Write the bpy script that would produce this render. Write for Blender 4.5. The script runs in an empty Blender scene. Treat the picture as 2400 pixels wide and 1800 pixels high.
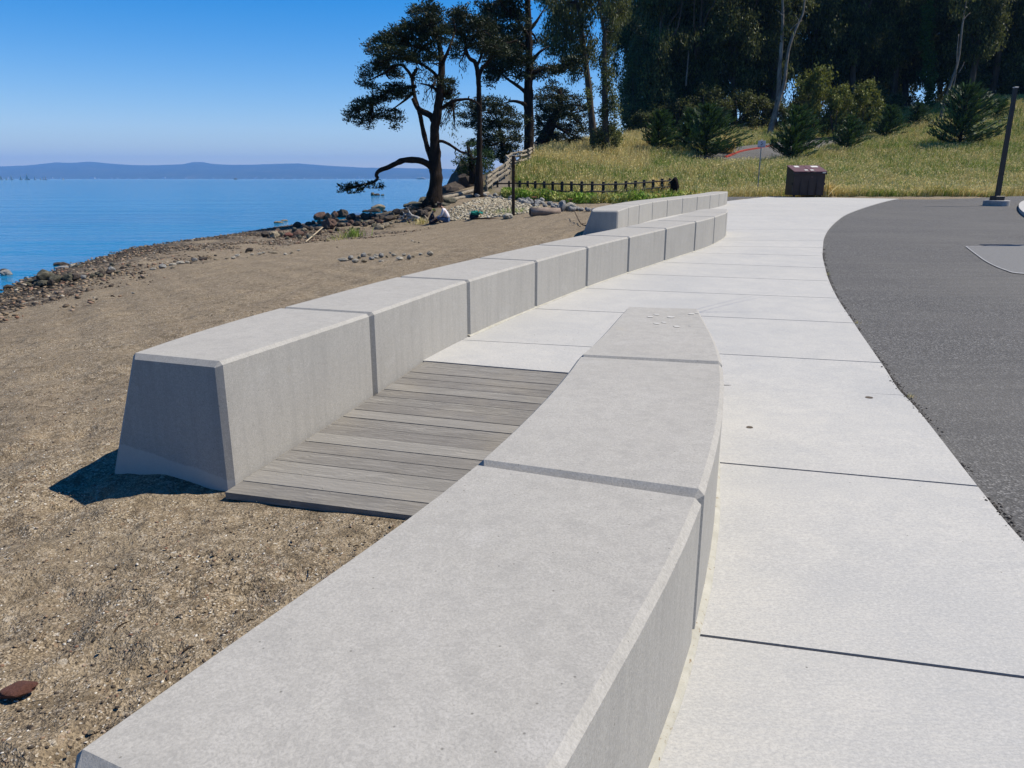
import bpy, bmesh, math, random
import numpy as np
from mathutils import Vector, noise as mnoise
random.seed(7); RNG = np.random.default_rng(11)
SC = bpy.context.scene
COL = SC.collection
PI = math.pi
# ------------------------------------------------------------------ camera model
F_PX, CAM_H = 1750.0, 1.39
TH = math.atan(481.5 / F_PX); S_, C_ = math.sin(TH), math.cos(TH)
def ray(px, py):
    u, v = px - 1200.0, py - 900.0
    return np.array([u, F_PX * C_ - v * S_, -(F_PX * S_ + v * C_)])
def atY(px, py, Y):                       # the point Y metres ahead that shows at a photo position
    r = ray(px, py) * (Y / ray(px, py)[1])
    return np.array([r[0], r[1], CAM_H + r[2]])
def atZ(px, py, z):
    r = ray(px, py); r = r * ((z - CAM_H) / r[2])
    return np.array([r[0], r[1], z])
def ppm(Y):                               # photo pixels per metre at a distance
    return 1812.0 / Y
ZY = [-50, 7, 9.5, 11.5, 13, 15, 19.5, 25, 34, 42, 60, 200]
ZZ = [0, 0, .04, .10, .16, .21, .235, .28, .37, .44, .6, .6]
def zw(y): return np.interp(y, ZY, ZZ)                                     # level the walls are set to
def zp(y): return zw(y) - np.interp(y, [-50, 2, 5, 14, 18, 60], [-.02, -.015, .022, .025, .0, .0])  # pavement level
def hit_p(px, py, off=0.0, fn=zp):
    r = ray(px, py); Y = np.linspace(.25, 95, 60000)
    z = CAM_H + r[2] / r[1] * Y
    k = int(np.argmax(z < fn(Y) + off)); y = Y[k]
    return np.array([r[0] / r[1] * y, y, fn(y) + off])
# ------------------------------------------------------------------ small helpers
def spline(pts, n=6):
    P = [np.array(p, float) for p in pts]
    P = [2 * P[0] - P[1]] + P + [2 * P[-1] - P[-2]]
    out = []
    for i in range(1, len(P) - 2):
        for k in range(n):
            t = k / n
            a, b, c, d = P[i - 1], P[i], P[i + 1], P[i + 2]
            out.append(.5 * ((2 * b) + (c - a) * t + (2 * a - 5 * b + 4 * c - d) * t * t + (3 * b - a - 3 * c + d) * t ** 3))
    out.append(P[-2]); return out
def mesh_obj(name, verts, faces, mat=None, parent=None, smooth=False, attrs=None, mats=None, fmat=None):
    me = bpy.data.meshes.new(name)
    verts = np.asarray(verts, dtype=np.float32).reshape(-1, 3)
    if isinstance(faces, np.ndarray):
        nf, k = faces.shape
        me.vertices.add(len(verts)); me.vertices.foreach_set('co', verts.ravel())
        me.loops.add(nf * k); me.loops.foreach_set('vertex_index', faces.astype(np.int32).ravel())
        me.polygons.add(nf); me.polygons.foreach_set('loop_start', np.arange(0, nf * k, k, dtype=np.int32))
        me.polygons.foreach_set('loop_total', np.full(nf, k, dtype=np.int32))
    else:
        me.from_pydata([tuple(map(float, v)) for v in verts], [], [tuple(int(i) for i in f) for f in faces])
    me.update(calc_edges=True)
    me.validate()
    for m in (mats or [mat]):
        if m: me.materials.append(m)
    if fmat is not None: me.polygons.foreach_set('material_index', np.asarray(fmat, dtype=np.int32))
    if smooth: me.polygons.foreach_set('use_smooth', np.ones(len(me.polygons), dtype=bool))
    for k, v in (attrs or {}).items():
        a = me.attributes.new(k, 'FLOAT', 'POINT'); a.data.foreach_set('value', np.asarray(v, dtype=np.float32))
    o = bpy.data.objects.new(name, me); COL.objects.link(o)
    if parent is not None: o.parent = parent
    return o
def tag(o, label=None, cat=None, group=None, kind=None):
    if label: o['label'] = label
    if cat: o['category'] = cat
    if group: o['group'] = group
    if kind: o['kind'] = kind
    return o
def empty(name, loc=(0, 0, 0), rz=0.0):
    o = bpy.data.objects.new(name, None); COL.objects.link(o)
    o.location = [float(c) for c in loc]; o.rotation_euler = (0, 0, rz); o.empty_display_size = .1; return o
class MB:                                  # collects shapes into one mesh
    def __init__(s): s.v = []; s.f = []; s.a = []
    def add(s, v, f, a=0.0):
        n = len(s.v); s.v += [tuple(map(float, q)) for q in v]; s.f += [tuple(i + n for i in q) for q in f]; s.a += [a] * len(v)
    def box(s, c, d, rz=0.0, tilt=0.0, bev=0.0):
        cx, cy, cz = c; dx, dy, dz = [q / 2 for q in d]
        bm = bmesh.new(); bmesh.ops.create_cube(bm, size=1.0)
        for v in bm.verts: v.co = Vector((v.co.x * 2 * dx, v.co.y * 2 * dy, v.co.z * 2 * dz))
        if bev: bmesh.ops.bevel(bm, geom=list(bm.edges), offset=bev, segments=1, affect='EDGES')
        ca, sa = math.cos(rz), math.sin(rz); ct, st = math.cos(tilt), math.sin(tilt)
        bm.verts.ensure_lookup_table(); vs = []
        for v in bm.verts:
            x, y, z = v.co; y, z = y * ct - z * st, y * st + z * ct
            vs.append((cx + x * ca - y * sa, cy + x * sa + y * ca, cz + z))
        s.add(vs, [tuple(q.index for q in f.verts) for f in bm.faces]); bm.free()
    def tube(s, pts, rad, seg=8, cap=True, rough=0.0, a=0.0):
        P = [Vector([float(c) for c in p]) for p in pts]; n = len(P)
        if not hasattr(rad, '__len__'): rad = [rad] * n
        vs = []; fs = []
        up = Vector((0.13, 1, 0.21)).normalized()
        for i in range(n):
            t = (P[min(i + 1, n - 1)] - P[max(i - 1, 0)]).normalized()
            u = t.cross(up)
            if u.length < .2: u = t.cross(Vector((1, 0, 0)))
            u.normalize(); w = t.cross(u)
            for k in range(seg):
                th = 2 * PI * k / seg
                r = rad[i]
                if rough: r *= 1 + rough * mnoise.noise(Vector((math.cos(th) * 2, math.sin(th) * 2, i * .45 + P[0].x)))
                vs.append(P[i] + (u * math.cos(th) + w * math.sin(th)) * r)
        for i in range(n - 1):
            for k in range(seg):
                k2 = (k + 1) % seg
                fs.append((i * seg + k, i * seg + k2, (i + 1) * seg + k2, (i + 1) * seg + k))
        if cap: fs.append(tuple(reversed(range(seg)))); fs.append(tuple(range((n - 1) * seg, n * seg)))
        s.add(vs, fs, a)
    def build(s, name, mat, parent=None, smooth=False):
        return mesh_obj(name, s.v, s.f, mat, parent, smooth, {'tint': s.a} if any(s.a) else None)
def copy_tree(o, parent=None):
    c = o.copy(); COL.objects.link(c)
    if parent is not None: c.parent = parent
    for ch in [q for q in bpy.data.objects if q.parent == o]: copy_tree(ch, c)
    return c
# ------------------------------------------------------------------ materials
class NT:
    def __init__(s, name, rough=.8, spec=.3):
        s.m = bpy.data.materials.new(name); s.m.use_nodes = True; s.t = s.m.node_tree
        s.b = s.t.nodes['Principled BSDF']; s.out = s.t.nodes['Material Output']
        s.b.inputs['Roughness'].default_value = rough; s.b.inputs['Specular IOR Level'].default_value = spec
    def n(s, ty, **kw):
        nd = s.t.nodes.new(ty)
        for k, v in kw.items():
            if k in nd.inputs.keys() if isinstance(k, str) else False: s.set(nd.inputs[k], v)
            elif hasattr(nd, k): setattr(nd, k, v)
            else: s.set(nd.inputs[k], v)
        return nd
    def set(s, sock, v):
        if isinstance(v, bpy.types.NodeSocket): s.t.links.new(v, sock)
        elif isinstance(v, (tuple, list)) and len(v) == 3 and sock.type == 'RGBA': sock.default_value = (*v, 1)
        else: sock.default_value = v
    def coord(s, kind='obj', scale=None, rot=None):
        if kind == 'world': o = s.n('ShaderNodeNewGeometry').outputs['Position']
        else: o = s.n('ShaderNodeTexCoord').outputs['Object']
        if scale or rot:
            mp = s.n('ShaderNodeMapping'); s.set(mp.inputs['Vector'], o)
            if scale: mp.inputs['Scale'].default_value = scale
            if rot: mp.inputs['Rotation'].default_value = rot
            o = mp.outputs[0]
        return o
    def noise(s, v, sc, det=4, rough=.55, dist=0.0, col=False):
        nd = s.n('ShaderNodeTexNoise'); s.set(nd.inputs['Vector'], v)
        nd.inputs['Scale'].default_value = sc; nd.inputs['Detail'].default_value = det
        nd.inputs['Roughness'].default_value = rough; nd.inputs['Distortion'].default_value = dist
        return nd.outputs['Color' if col else 'Fac']
    def voro(s, v, sc, out='Color', feat='F1', rnd=1.0):
        nd = s.n('ShaderNodeTexVoronoi'); nd.feature = feat; s.set(nd.inputs['Vector'], v)
        nd.inputs['Scale'].default_value = sc; nd.inputs['Randomness'].default_value = rnd
        return nd.outputs[out]
    def ramp(s, fac, stops, interp='LINEAR'):
        nd = s.n('ShaderNodeValToRGB'); nd.color_ramp.interpolation = interp; e = nd.color_ramp.elements
        while len(e) < len(stops): e.new(.5)
        for q, (p, c) in zip(e, stops):
            q.position = p; q.color = (*c, 1) if hasattr(c, '__len__') else (c, c, c, 1)
        s.set(nd.inputs['Fac'], fac); return nd.outputs['Color']
    def mix(s, f, a, b, mode='MIX'):
        nd = s.n('ShaderNodeMix', data_type='RGBA'); nd.blend_type = mode
        s.set(nd.inputs[0], f); s.set(nd.inputs[6], a); s.set(nd.inputs[7], b); return nd.outputs[2]
    def math(s, op, a, b=0.0, clamp=False):
        nd = s.n('ShaderNodeMath', operation=op); nd.use_clamp = clamp
        s.set(nd.inputs[0], a); s.set(nd.inputs[1], b); return nd.outputs[0]
    def attr(s, name):
        return s.n('ShaderNodeAttribute', attribute_name=name).outputs['Fac']
    def sep(s, v, ax):
        nd = s.n('ShaderNodeSeparateXYZ'); s.set(nd.inputs[0], v); return nd.outputs[ax]
    alb = .67
    def color(s, c):                       # real-world albedo: everything but foliage is written a stop too light
        if s.alb != 1.0: c = s.mix(1.0, c, (s.alb, s.alb * .985, s.alb * .95), 'MULTIPLY')
        s.set(s.b.inputs['Base Color'], c); return s
    def bump(s, h, strength=.4, dist=.01, chain=None):
        nd = s.n('ShaderNodeBump'); nd.inputs['Strength'].default_value = strength; nd.inputs['Distance'].default_value = dist
        s.set(nd.inputs['Height'], h)
        if chain is not None: s.set(nd.inputs['Normal'], chain)
        s.set(s.b.inputs['Normal'], nd.outputs[0]); return nd.outputs[0]
def plain(name, c, rough=.7, spec=.3, var=.15, sc=6.0, bump=.0, metal=0.0):
    t = NT(name, rough, spec); v = t.coord('obj'); f = t.noise(v, sc, 5, .6)
    a = tuple(q * (1 - var) for q in c); b = tuple(min(1, q * (1 + var)) for q in c)
    t.color(t.ramp(f, [(.3, a), (.7, b)])); t.b.inputs['Metallic'].default_value = metal
    if bump: t.bump(t.noise(v, sc * 4, 5, .6), bump, .01)
    return t.m
M = {}
def mk_block(name, warm=0.0, band=False):
    t = NT(name, .88, .2); w = t.coord('world')
    big = t.noise(w, 1.7, 5, .6, .4); med = t.noise(w, 7, 6, .65, 1.2); fine = t.noise(w, 160, 3, .7)
    stre = t.noise(t.coord('world', (14, 14, 1.4)), 1, 5, .6)
    c = t.ramp(big, [(.28, (.45, .44, .41)), (.5, (.49, .478, .445)), (.72, (.52, .508, .475))])
    c = t.mix(t.ramp(med, [(.40, 0.0), (.75, .55)]), c, (.50, .49, .465))
    c = t.mix(t.ramp(stre, [(.33, .36), (.55, 0.0)]), c, (.33, .325, .31))
    blot = t.noise(w, 4.2, 3, .5, .3)
    c = t.mix(t.ramp(blot, [(.63, 0.0), (.74, .38)]), c, (.60, .59, .57))
    st = t.noise(w, 2.3, 6, .7)
    c = t.mix(t.ramp(st, [(.66, 0.0), (.8, .35)]), c, (.46, .39, .26))
    # trowel swirls: curved fine streaks
    wv = t.n('ShaderNodeTexWave'); wv.wave_type = 'RINGS'; wv.rings_direction = 'SPHERICAL'
    vv = t.voro(w, 2.6, 'Position'); df = t.n('ShaderNodeVectorMath', operation='SUBTRACT'); t.set(df.inputs[0], w); t.set(df.inputs[1], vv)
    t.set(wv.inputs['Vector'], df.outputs[0]); wv.inputs['Scale'].default_value = 26; wv.inputs['Distortion'].default_value = 9
    wv.inputs['Detail'].default_value = 4; wv.inputs['Detail Scale'].default_value = 3.0
    c = t.mix(t.math('MULTIPLY', wv.outputs['Fac'], .17), c, (.31, .31, .30))
    c = t.mix(t.ramp(fine, [(.32, .5), (.55, 0.0)]), c, (.29, .285, .27)); f2 = t.noise(w, 62, 5, .78, 1.5)
    c = t.mix(t.ramp(f2, [(.38, .42), (.52, 0.0)]), c, (.33, .325, .31)); c = t.mix(t.ramp(f2, [(.52, 0.0), (.68, .4)]), c, (.60, .59, .565))
    pit = t.voro(w, 21, 'Distance'); pm = t.ramp(pit, [(.035, 1.0), (.07, 0.0)])
    c = t.mix(t.math('MULTIPLY', pm, .7), c, (.16, .155, .14))
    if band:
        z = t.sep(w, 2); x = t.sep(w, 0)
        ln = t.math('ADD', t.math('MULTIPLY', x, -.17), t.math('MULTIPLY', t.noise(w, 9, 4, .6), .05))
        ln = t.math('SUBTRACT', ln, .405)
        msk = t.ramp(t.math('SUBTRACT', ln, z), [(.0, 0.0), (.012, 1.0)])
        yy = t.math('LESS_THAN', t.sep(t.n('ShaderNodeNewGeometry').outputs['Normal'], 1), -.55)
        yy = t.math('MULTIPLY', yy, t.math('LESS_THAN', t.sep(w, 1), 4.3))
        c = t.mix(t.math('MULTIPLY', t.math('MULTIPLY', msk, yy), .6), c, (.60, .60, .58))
    t.color(c)
    h = t.mix(.25, t.math('MULTIPLY', fine, .6), med); h = t.mix(.12, h, wv.outputs['Fac'])
    h = t.mix(pm, h, (0, 0, 0))
    t.bump(h, .3, .004); return t.m
M['block'] = mk_block('concrete_block'); M['block_end'] = mk_block('concrete_block_banded', 0, True)
def mk_pavement():
    t = NT('pavement_concrete', .9, .2); w = t.coord('world')
    big = t.noise(w, .75, 6, .62, .6); med = t.noise(w, 3.5, 6, .7, .5)
    br = t.noise(t.coord('world', (5, 60, 5), (0, 0, .22)), 1.6, 4, .7); fine = t.noise(w, 190, 3, .7)
    c = t.ramp(big, [(.3, (.50, .505, .50)), (.5, (.59, .585, .56)), (.7, (.635, .625, .59))])
    c = t.mix(t.ramp(med, [(.38, .5), (.58, 0.0)]), c, (.46, .47, .475))
    c = t.mix(t.ramp(br, [(.34, .42), (.56, 0.0)]), c, (.44, .455, .47))
    c = t.mix(t.ramp(fine, [(.32, .6), (.52, 0.0)]), c, (.36, .37, .375)); f2 = t.noise(t.coord('world', (1, 1.6, 1)), 75, 4, .75)
    c = t.mix(t.ramp(f2, [(.36, .5), (.52, 0.0)]), c, (.37, .38, .39)); c = t.mix(t.ramp(f2, [(.52, 0.0), (.68, .5)]), c, (.72, .715, .70))
    c = t.mix(t.ramp(t.voro(w, 9, 'Distance'), [(.018, .8), (.04, 0.0)]), c, (.08, .08, .07))
    # tyre scuffs left across the slabs
    def seg(ax, ay, bx, by, wd):
        x = t.sep(w, 0); y = t.sep(w, 1); L = math.hypot(bx - ax, by - ay); ux, uy = (bx - ax) / L, (by - ay) / L
        s1 = t.math('ADD', t.math('MULTIPLY', t.math('SUBTRACT', x, ax), ux), t.math('MULTIPLY', t.math('SUBTRACT', y, ay), uy))
        d = t.math('ADD', t.math('MULTIPLY', t.math('SUBTRACT', x, ax), -uy), t.math('MULTIPLY', t.math('SUBTRACT', y, ay), ux))
        d = t.math('ADD', d, t.math('MULTIPLY', t.math('POWER', t.math('MAXIMUM', s1, 0.0), 2.0), .05))
        m = t.ramp(t.math('DIVIDE', t.math('ABSOLUTE', d), wd), [(.3, 1.0), (1.0, 0.0)])
        m = t.math('MULTIPLY', m, t.math('GREATER_THAN', s1, 0.0))
        m = t.math('MULTIPLY', m, t.ramp(t.math('DIVIDE', s1, L), [(.15, 1.0), (1.0, 0.0)]))
        return m
    c = t.mix(t.math('MULTIPLY', t.n('ShaderNodeNewGeometry').outputs['Random Per Island'], .22), c, (.44, .44, .43))
    nn = t.ramp(t.noise(w, 14, 3, .6), [(.35, .25), (.65, 1.0)])
    for A in ((1.85, 7.95, 3.3, 9.7, .035), (1.98, 7.95, 3.5, 9.7, .03), (1.72, 7.98, 2.9, 8.1, .07)):
        c = t.mix(t.math('MULTIPLY', t.math('MULTIPLY', seg(*A), nn), .55), c, (.26, .28, .33))
    t.color(c); t.bump(t.mix(.5, fine, br), .3, .003); return t.m
M['pave'] = mk_pavement()
M['joint'] = plain('joint_filler', (.12, .10, .08), .95, .1, .3, 30)
def mk_asphalt():
    t = NT('asphalt', .9, .25); w = t.coord('world')
    st = t.voro(w, 95, 'Color'); g = t.ramp(t.sep(st, 0), [(0.0, .058), (.5, .105), (.85, .16), (.97, .30)])
    big = t.noise(w, .35, 5, .6); c = t.mix(t.ramp(big, [(.35, .6), (.6, 0.0)]), g, (.16, .158, .152))
    strk = t.noise(t.coord('world', (.25, 3.2, 1)), 1.3, 4, .6); c = t.mix(t.ramp(strk, [(.38, .3), (.6, 0.0)]), c, (.085, .085, .087))
    cr = t.voro(w, 22, 'Distance'); c = t.mix(t.ramp(cr, [(.02, .8), (.05, 0.0)]), c, (.45, .45, .42))
    t.color(c); t.bump(t.voro(w, 95, 'Distance'), .7, .006); return t.m
M['asphalt'] = mk_asphalt()
def mk_patch():
    t = NT('weathered_patch', .9, .2); w = t.coord('world')
    c = t.ramp(t.noise(w, 60, 4, .7), [(.3, (.14, .14, .135)), (.5, (.20, .205, .21)), (.75, (.30, .305, .31))])
    t.color(c); t.bump(t.noise(w, 90, 3, .7), .5, .004); return t.m
M['patch'] = mk_patch()
M['patch_line'] = plain('faded_white_line', (.36, .37, .39), .9, .1, .3, 20)
def mk_wood_deck():
    t = NT('weathered_boards', .85, .2); o = t.coord('obj')
    rnd = t.n('ShaderNodeNewGeometry').outputs['Random Per Island']
    cb = t.n('ShaderNodeCombineXYZ'); t.set(cb.inputs[0], t.math('MULTIPLY', rnd, 37.0)); t.set(cb.inputs[1], t.math('MULTIPLY', rnd, 11.0))
    ad = t.n('ShaderNodeVectorMath', operation='ADD'); t.set(ad.inputs[0], o); t.set(ad.inputs[1], cb.outputs[0])
    mp = t.n('ShaderNodeMapping'); t.set(mp.inputs[0], ad.outputs[0]); mp.inputs['Scale'].default_value = (1.3, 20, 20)
    g = t.noise(mp.outputs[0], 1.0, 6, .6, 1.6); g2 = t.noise(mp.outputs[0], 5.0, 4, .7, .6)
    wv = t.n('ShaderNodeTexWave'); wv.bands_direction = 'Y'; t.set(wv.inputs['Vector'], ad.outputs[0])
    wv.inputs['Scale'].default_value = 11; wv.inputs['Distortion'].default_value = 10; wv.inputs['Detail'].default_value = 2; wv.inputs['Detail Scale'].default_value = .9
    c = t.ramp(g, [(.3, (.17, .165, .155)), (.5, (.29, .282, .265)), (.7, (.42, .41, .385))])
    c = t.mix(t.math('MULTIPLY', wv.outputs['Fac'], .42), c, (.13, .125, .12))
    c = t.mix(t.ramp(g2, [(.38, .75), (.55, 0.0)]), c, (.11, .105, .10))
    c = t.mix(t.math('MULTIPLY', rnd, .55), c, (.20, .19, .18)); c = t.mix(t.math('MULTIPLY', t.math('FRACT', t.math('MULTIPLY', rnd, 7.31)), .4), c, (.44, .43, .40))
    c = t.mix(t.ramp(t.noise(o, 1.6, 4, .6), [(.5, 0.0), (.75, .35)]), c, (.40, .36, .28))
    c = t.mix(t.ramp(t.voro(o, 22, 'Distance'), [(.03, .9), (.05, 0.0)]), c, (.55, .52, .46))
    t.color(c); t.bump(t.mix(.5, g2, wv.outputs['Fac']), .6, .004); return t.m
M['deck'] = mk_wood_deck()
M['seal'] = None
def mk_seal():
    t = NT('sealant', .7, .3); w = t.coord('world')
    c = t.ramp(t.noise(w, 12, 4, .6), [(.35, (.42, .41, .35)), (.65, (.52, .51, .45))])
    c = t.mix(t.ramp(t.noise(w, 55, 4, .7), [(.60, 0.0), (.68, .9)]), c, (.22, .15, .07)); t.color(c); t.bump(t.noise(w, 60, 4, .7), .6, .004); return t.m
M['seal'] = mk_seal()
def mk_ground():
    t = NT('beach_and_soil', .95, .1); w = t.coord('world'); zn = t.attr('grassy'); wt = t.attr('wet'); pb = t.attr('stony')
    g1 = t.voro(w, 150, 'Color'); s = t.sep(g1, 0); s2 = t.sep(g1, 1)
    c = t.ramp(s, [(0.0, (.055, .045, .035)), (.16, (.15, .12, .084)), (.5, (.305, .243, .163)), (.8, (.40, .325, .222)), (.93, (.56, .47, .345)), (.985, (.68, .65, .58))], 'LINEAR')
    g2 = t.voro(w, 48, 'Color'); f2 = t.sep(g2, 2)
    c = t.mix(t.ramp(f2, [(.86, 0.0), (.9, .55)]), c, t.ramp(t.sep(g2, 0), [(0, (.05, .045, .04)), (.45, (.12, .09, .065)), (.6, (.30, .19, .12)), (.8, (.40, .34, .26)), (1, (.66, .63, .56))]))
    soft = t.noise(w, 2.2, 5, .6, .5); c = t.mix(t.ramp(soft, [(.42, 0.0), (.68, .6)]), c, (.27, .225, .16))
    c = t.mix(t.ramp(t.noise(w, .8, 4, .6), [(.35, .30), (.55, 0.0)]), c, (.16, .125, .09))
    farg = t.noise(w, 9, 4, .75); c = t.mix(t.ramp(farg, [(.38, .6), (.5, 0.0)]), c, (.10, .078, .052))
    c = t.mix(t.ramp(t.noise(w, 15, 4, .85), [(.55, 0.0), (.66, .75)]), c, (.50, .43, .33))
    c = t.mix(t.ramp(t.noise(t.coord('world', (1, 2.6, 1)), 1.9, 4, .7), [(.45, 0.0), (.7, .35)]), c, (.36, .29, .20))
    st = t.voro(w, 11, 'Color'); stc = t.ramp(t.sep(st, 0), [(0, (.05, .045, .04)), (.5, (.15, .12, .09)), (.85, (.28, .23, .17)), (1, (.42, .38, .30))])
    c = t.mix(pb, c, stc)
    gr = t.ramp(t.noise(w, .9, 5, .7), [(.3, (.045, .065, .016)), (.5, (.085, .095, .025)), (.7, (.19, .15, .06))])
    gr = t.mix(t.ramp(t.noise(w, 12, 4, .7), [(.35, .6), (.6, 0.0)]), gr, (.035, .045, .013))
    c = t.mix(zn, c, gr); c = t.mix(t.attr('track'), c, t.ramp(t.noise(w, 6, 4, .7), [(.3, (.19, .165, .135)), (.7, (.29, .26, .22))]))
    c = t.mix(t.math('MULTIPLY', wt, .8), c, (.032, .028, .024)); t.color(c)
    h = t.mix(.55, t.voro(w, 150, 'Distance'), t.voro(w, 48, 'Distance')); b = t.bump(h, .9, .009)
    b = t.bump(t.noise(w, 11, 5, .7), .7, .05, b); return t.m
M['ground'] = mk_ground()
def mk_water():
    t = NT('bay_water', .06, .5); w = t.coord('world')
    t.b.inputs['IOR'].default_value = 1.33
    c = t.ramp(t.noise(w, .03, 3, .5), [(.3, (.006, .19, .42)), (.7, (.012, .26, .52))])
    t.color(c)
    n1 = t.noise(t.coord('world', (.45, 1.0, 1), (0, 0, .1)), .9, 4, .6, .6)
    n2 = t.noise(t.coord('world', (.5, 1.0, 1), (0, 0, -.15)), 4.5, 4, .6)
    n3 = t.noise(t.coord('world', (.3, 1.0, 1), (0, 0, .05)), .12, 3, .6)
    b = t.bump(n1, .8, .26); b = t.bump(n2, .7, .06, b); b = t.bump(n3, .6, 1.1, b); return t.m
M['water'] = mk_water()
def mk_rock(name, a, b, c3, sc=3.0):
    t = NT(name, .85, .25); o = t.coord('obj'); r = t.n('ShaderNodeObjectInfo').outputs['Random']
    c = t.ramp(t.noise(o, sc, 6, .65, .5), [(.3, a), (.52, b), (.72, c3)])
    c = t.mix(t.ramp(t.noise(o, sc * 9, 4, .7), [(.35, .5), (.55, 0.0)]), c, tuple(q * .45 for q in a))
    c = t.mix(t.math('MULTIPLY', r, .35), c, tuple((p + q) * .55 for p, q in zip(a, c3))); t.color(c)
    t.bump(t.noise(o, sc * 5, 6, .7), .7, .05); return t.m
M['rock_dark'] = mk_rock('rock_dark', (.035, .03, .026), (.085, .068, .055), (.17, .135, .105))
M['rock_brown'] = mk_rock('rock_brown', (.07, .042, .032), (.15, .09, .068), (.26, .17, .13))
M['rock_tan'] = mk_rock('rock_tan', (.17, .14, .09), (.33, .28, .20), (.50, .44, .33))
M['rock_grey'] = mk_rock('rock_grey', (.15, .15, .145), (.36, .36, .35), (.60, .60, .585))
M['rock_green'] = mk_rock('rock_green', (.05, .05, .035), (.13, .125, .09), (.27, .25, .19))
M['rock_pale'] = mk_rock('rock_pale', (.34, .31, .25), (.48, .45, .38), (.62, .60, .53))
M['rock_red'] = mk_rock('rock_red', (.13, .055, .04), (.22, .095, .07), (.30, .15, .115), 9)
def mk_cobble(name, stops):
    t = NT(name, .85, .2); rnd = t.n('ShaderNodeNewGeometry').outputs['Random Per Island']
    t.color(t.ramp(rnd, stops)); return t.m
M['cobble_dark'] = mk_cobble('shore_cobbles', [(0, (.05, .045, .04)), (.3, (.13, .10, .075)), (.55, (.24, .185, .125)), (.75, (.33, .26, .175)), (.9, (.24, .13, .09)), (1, (.52, .47, .38))])
M['cobble_pale'] = mk_cobble('pale_cobbles', [(0, (.22, .18, .12)), (.3, (.42, .37, .26)), (.7, (.52, .46, .34)), (1, (.66, .62, .52))])
def mk_bark(name, a, b, sc=(9, 9, 1.6)):
    t = NT(name, .95, .1); v = t.coord('obj', sc)
    n = t.noise(v, 1.5, 6, .7, .6); t.color(t.ramp(n, [(.32, a), (.66, b)])); t.bump(n, 1.0, .06); return t.m
M['bark'] = mk_bark('cypress_bark', (.012, .009, .007), (.05, .036, .027))
M['bark_pale'] = mk_bark('eucalyptus_bark', (.10, .085, .07), (.42, .38, .33), (2, 2, .5))
M['bark_mid'] = mk_bark('eucalyptus_bark_grey', (.045, .038, .03), (.16, .135, .11), (3, 3, .5))
def mk_leaf(name, dark, mid, lite, tr=.12):
    t = NT(name, .6, .25); t.alb = 1.0; a = t.attr('tint')
    c = t.ramp(a, [(0, dark), (.5, mid), (1, lite)]); t.color(c)
    if tr:
        tl = t.n('ShaderNodeBsdfTranslucent'); t.set(tl.inputs['Color'], t.mix(.5, c, lite))
        mx = t.n('ShaderNodeMixShader'); mx.inputs[0].default_value = tr
        t.t.links.new(t.b.outputs[0], mx.inputs[1]); t.t.links.new(tl.outputs[0], mx.inputs[2]); t.t.links.new(mx.outputs[0], t.out.inputs[0])
    return t.m
M['cypress'] = mk_leaf('cypress_foliage', (.007, .012, .004), (.019, .030, .008), (.050, .064, .016), .08)
M['cypress_green'] = mk_leaf('young_cypress_foliage', (.010, .024, .009), (.028, .060, .018), (.095, .165, .042), .12)
M['euc'] = mk_leaf('eucalyptus_foliage', (.012, .020, .006), (.048, .064, .018), (.21, .23, .07), .25)
M['shrub_olive'] = mk_leaf('bright_shrub_foliage', (.030, .045, .012), (.10, .125, .025), (.28, .29, .06), .25)  # lighter yellow-green leaves of the olive bushes
M['ivy'] = mk_leaf('ivy_foliage', (.018, .045, .010), (.045, .10, .02), (.11, .18, .035), .2)
def mk_grass(name, green, green2, straw, straw2):
    t = NT(name, .75, .2); t.alb = 1.0; a = t.attr('tint'); r = t.attr('rnd')
    g = t.mix(r, green, green2); s = t.mix(r, straw, straw2); c = t.mix(a, g, s); t.color(c)
    tl = t.n('ShaderNodeBsdfTranslucent'); t.set(tl.inputs['Color'], c)
    mx = t.n('ShaderNodeMixShader'); mx.inputs[0].default_value = .25
    t.t.links.new(t.b.outputs[0], mx.inputs[1]); t.t.links.new(tl.outputs[0], mx.inputs[2]); t.t.links.new(mx.outputs[0], t.out.inputs[0])
    return t.m
M['grass'] = mk_grass('hill_grass', (.050, .125, .012), (.22, .37, .036), (.46, .30, .07), (.92, .76, .40))
M['driftwood'] = mk_bark('driftwood', (.20, .195, .19), (.55, .54, .53), (6, 6, 2))
M['rail_wood'] = mk_bark('pale_rail_wood', (.20, .17, .13), (.48, .43, .35), (5, 5, 5))  # pale wood of the split rails and edging logs
M['fence_wood'] = mk_bark('dark_fence_wood', (.028, .028, .032), (.085, .085, .09), (9, 9, 2))
M['post_wood'] = mk_bark('post_wood', (.045, .028, .018), (.13, .085, .055), (9, 9, 2))
M['straw'] = plain('pale_twig', (.50, .42, .30), .8, .2, .2, 20)
M['twig'] = plain('dark_twig', (.07, .05, .035), .9, .1, .3, 30)
M['lamp_metal'] = plain('dark_bronze_paint', (.022, .018, .016), .5, .4, .3, 9)
M['lamp_cap'] = plain('pale_cap', (.6, .6, .58), .5)
M['footing'] = plain('footing_concrete', (.42, .42, .42), .9, .2, .2, 7, .3)
M['white'] = plain('white_paint', (.75, .75, .74), .7, .3, .06, 9)
M['dropping'] = plain('pale_spot', (.62, .62, .60), .9, .1, .1, 30)
M['shell'] = plain('shell_white', (.72, .69, .62), .6, .3, .15, 30)
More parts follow.
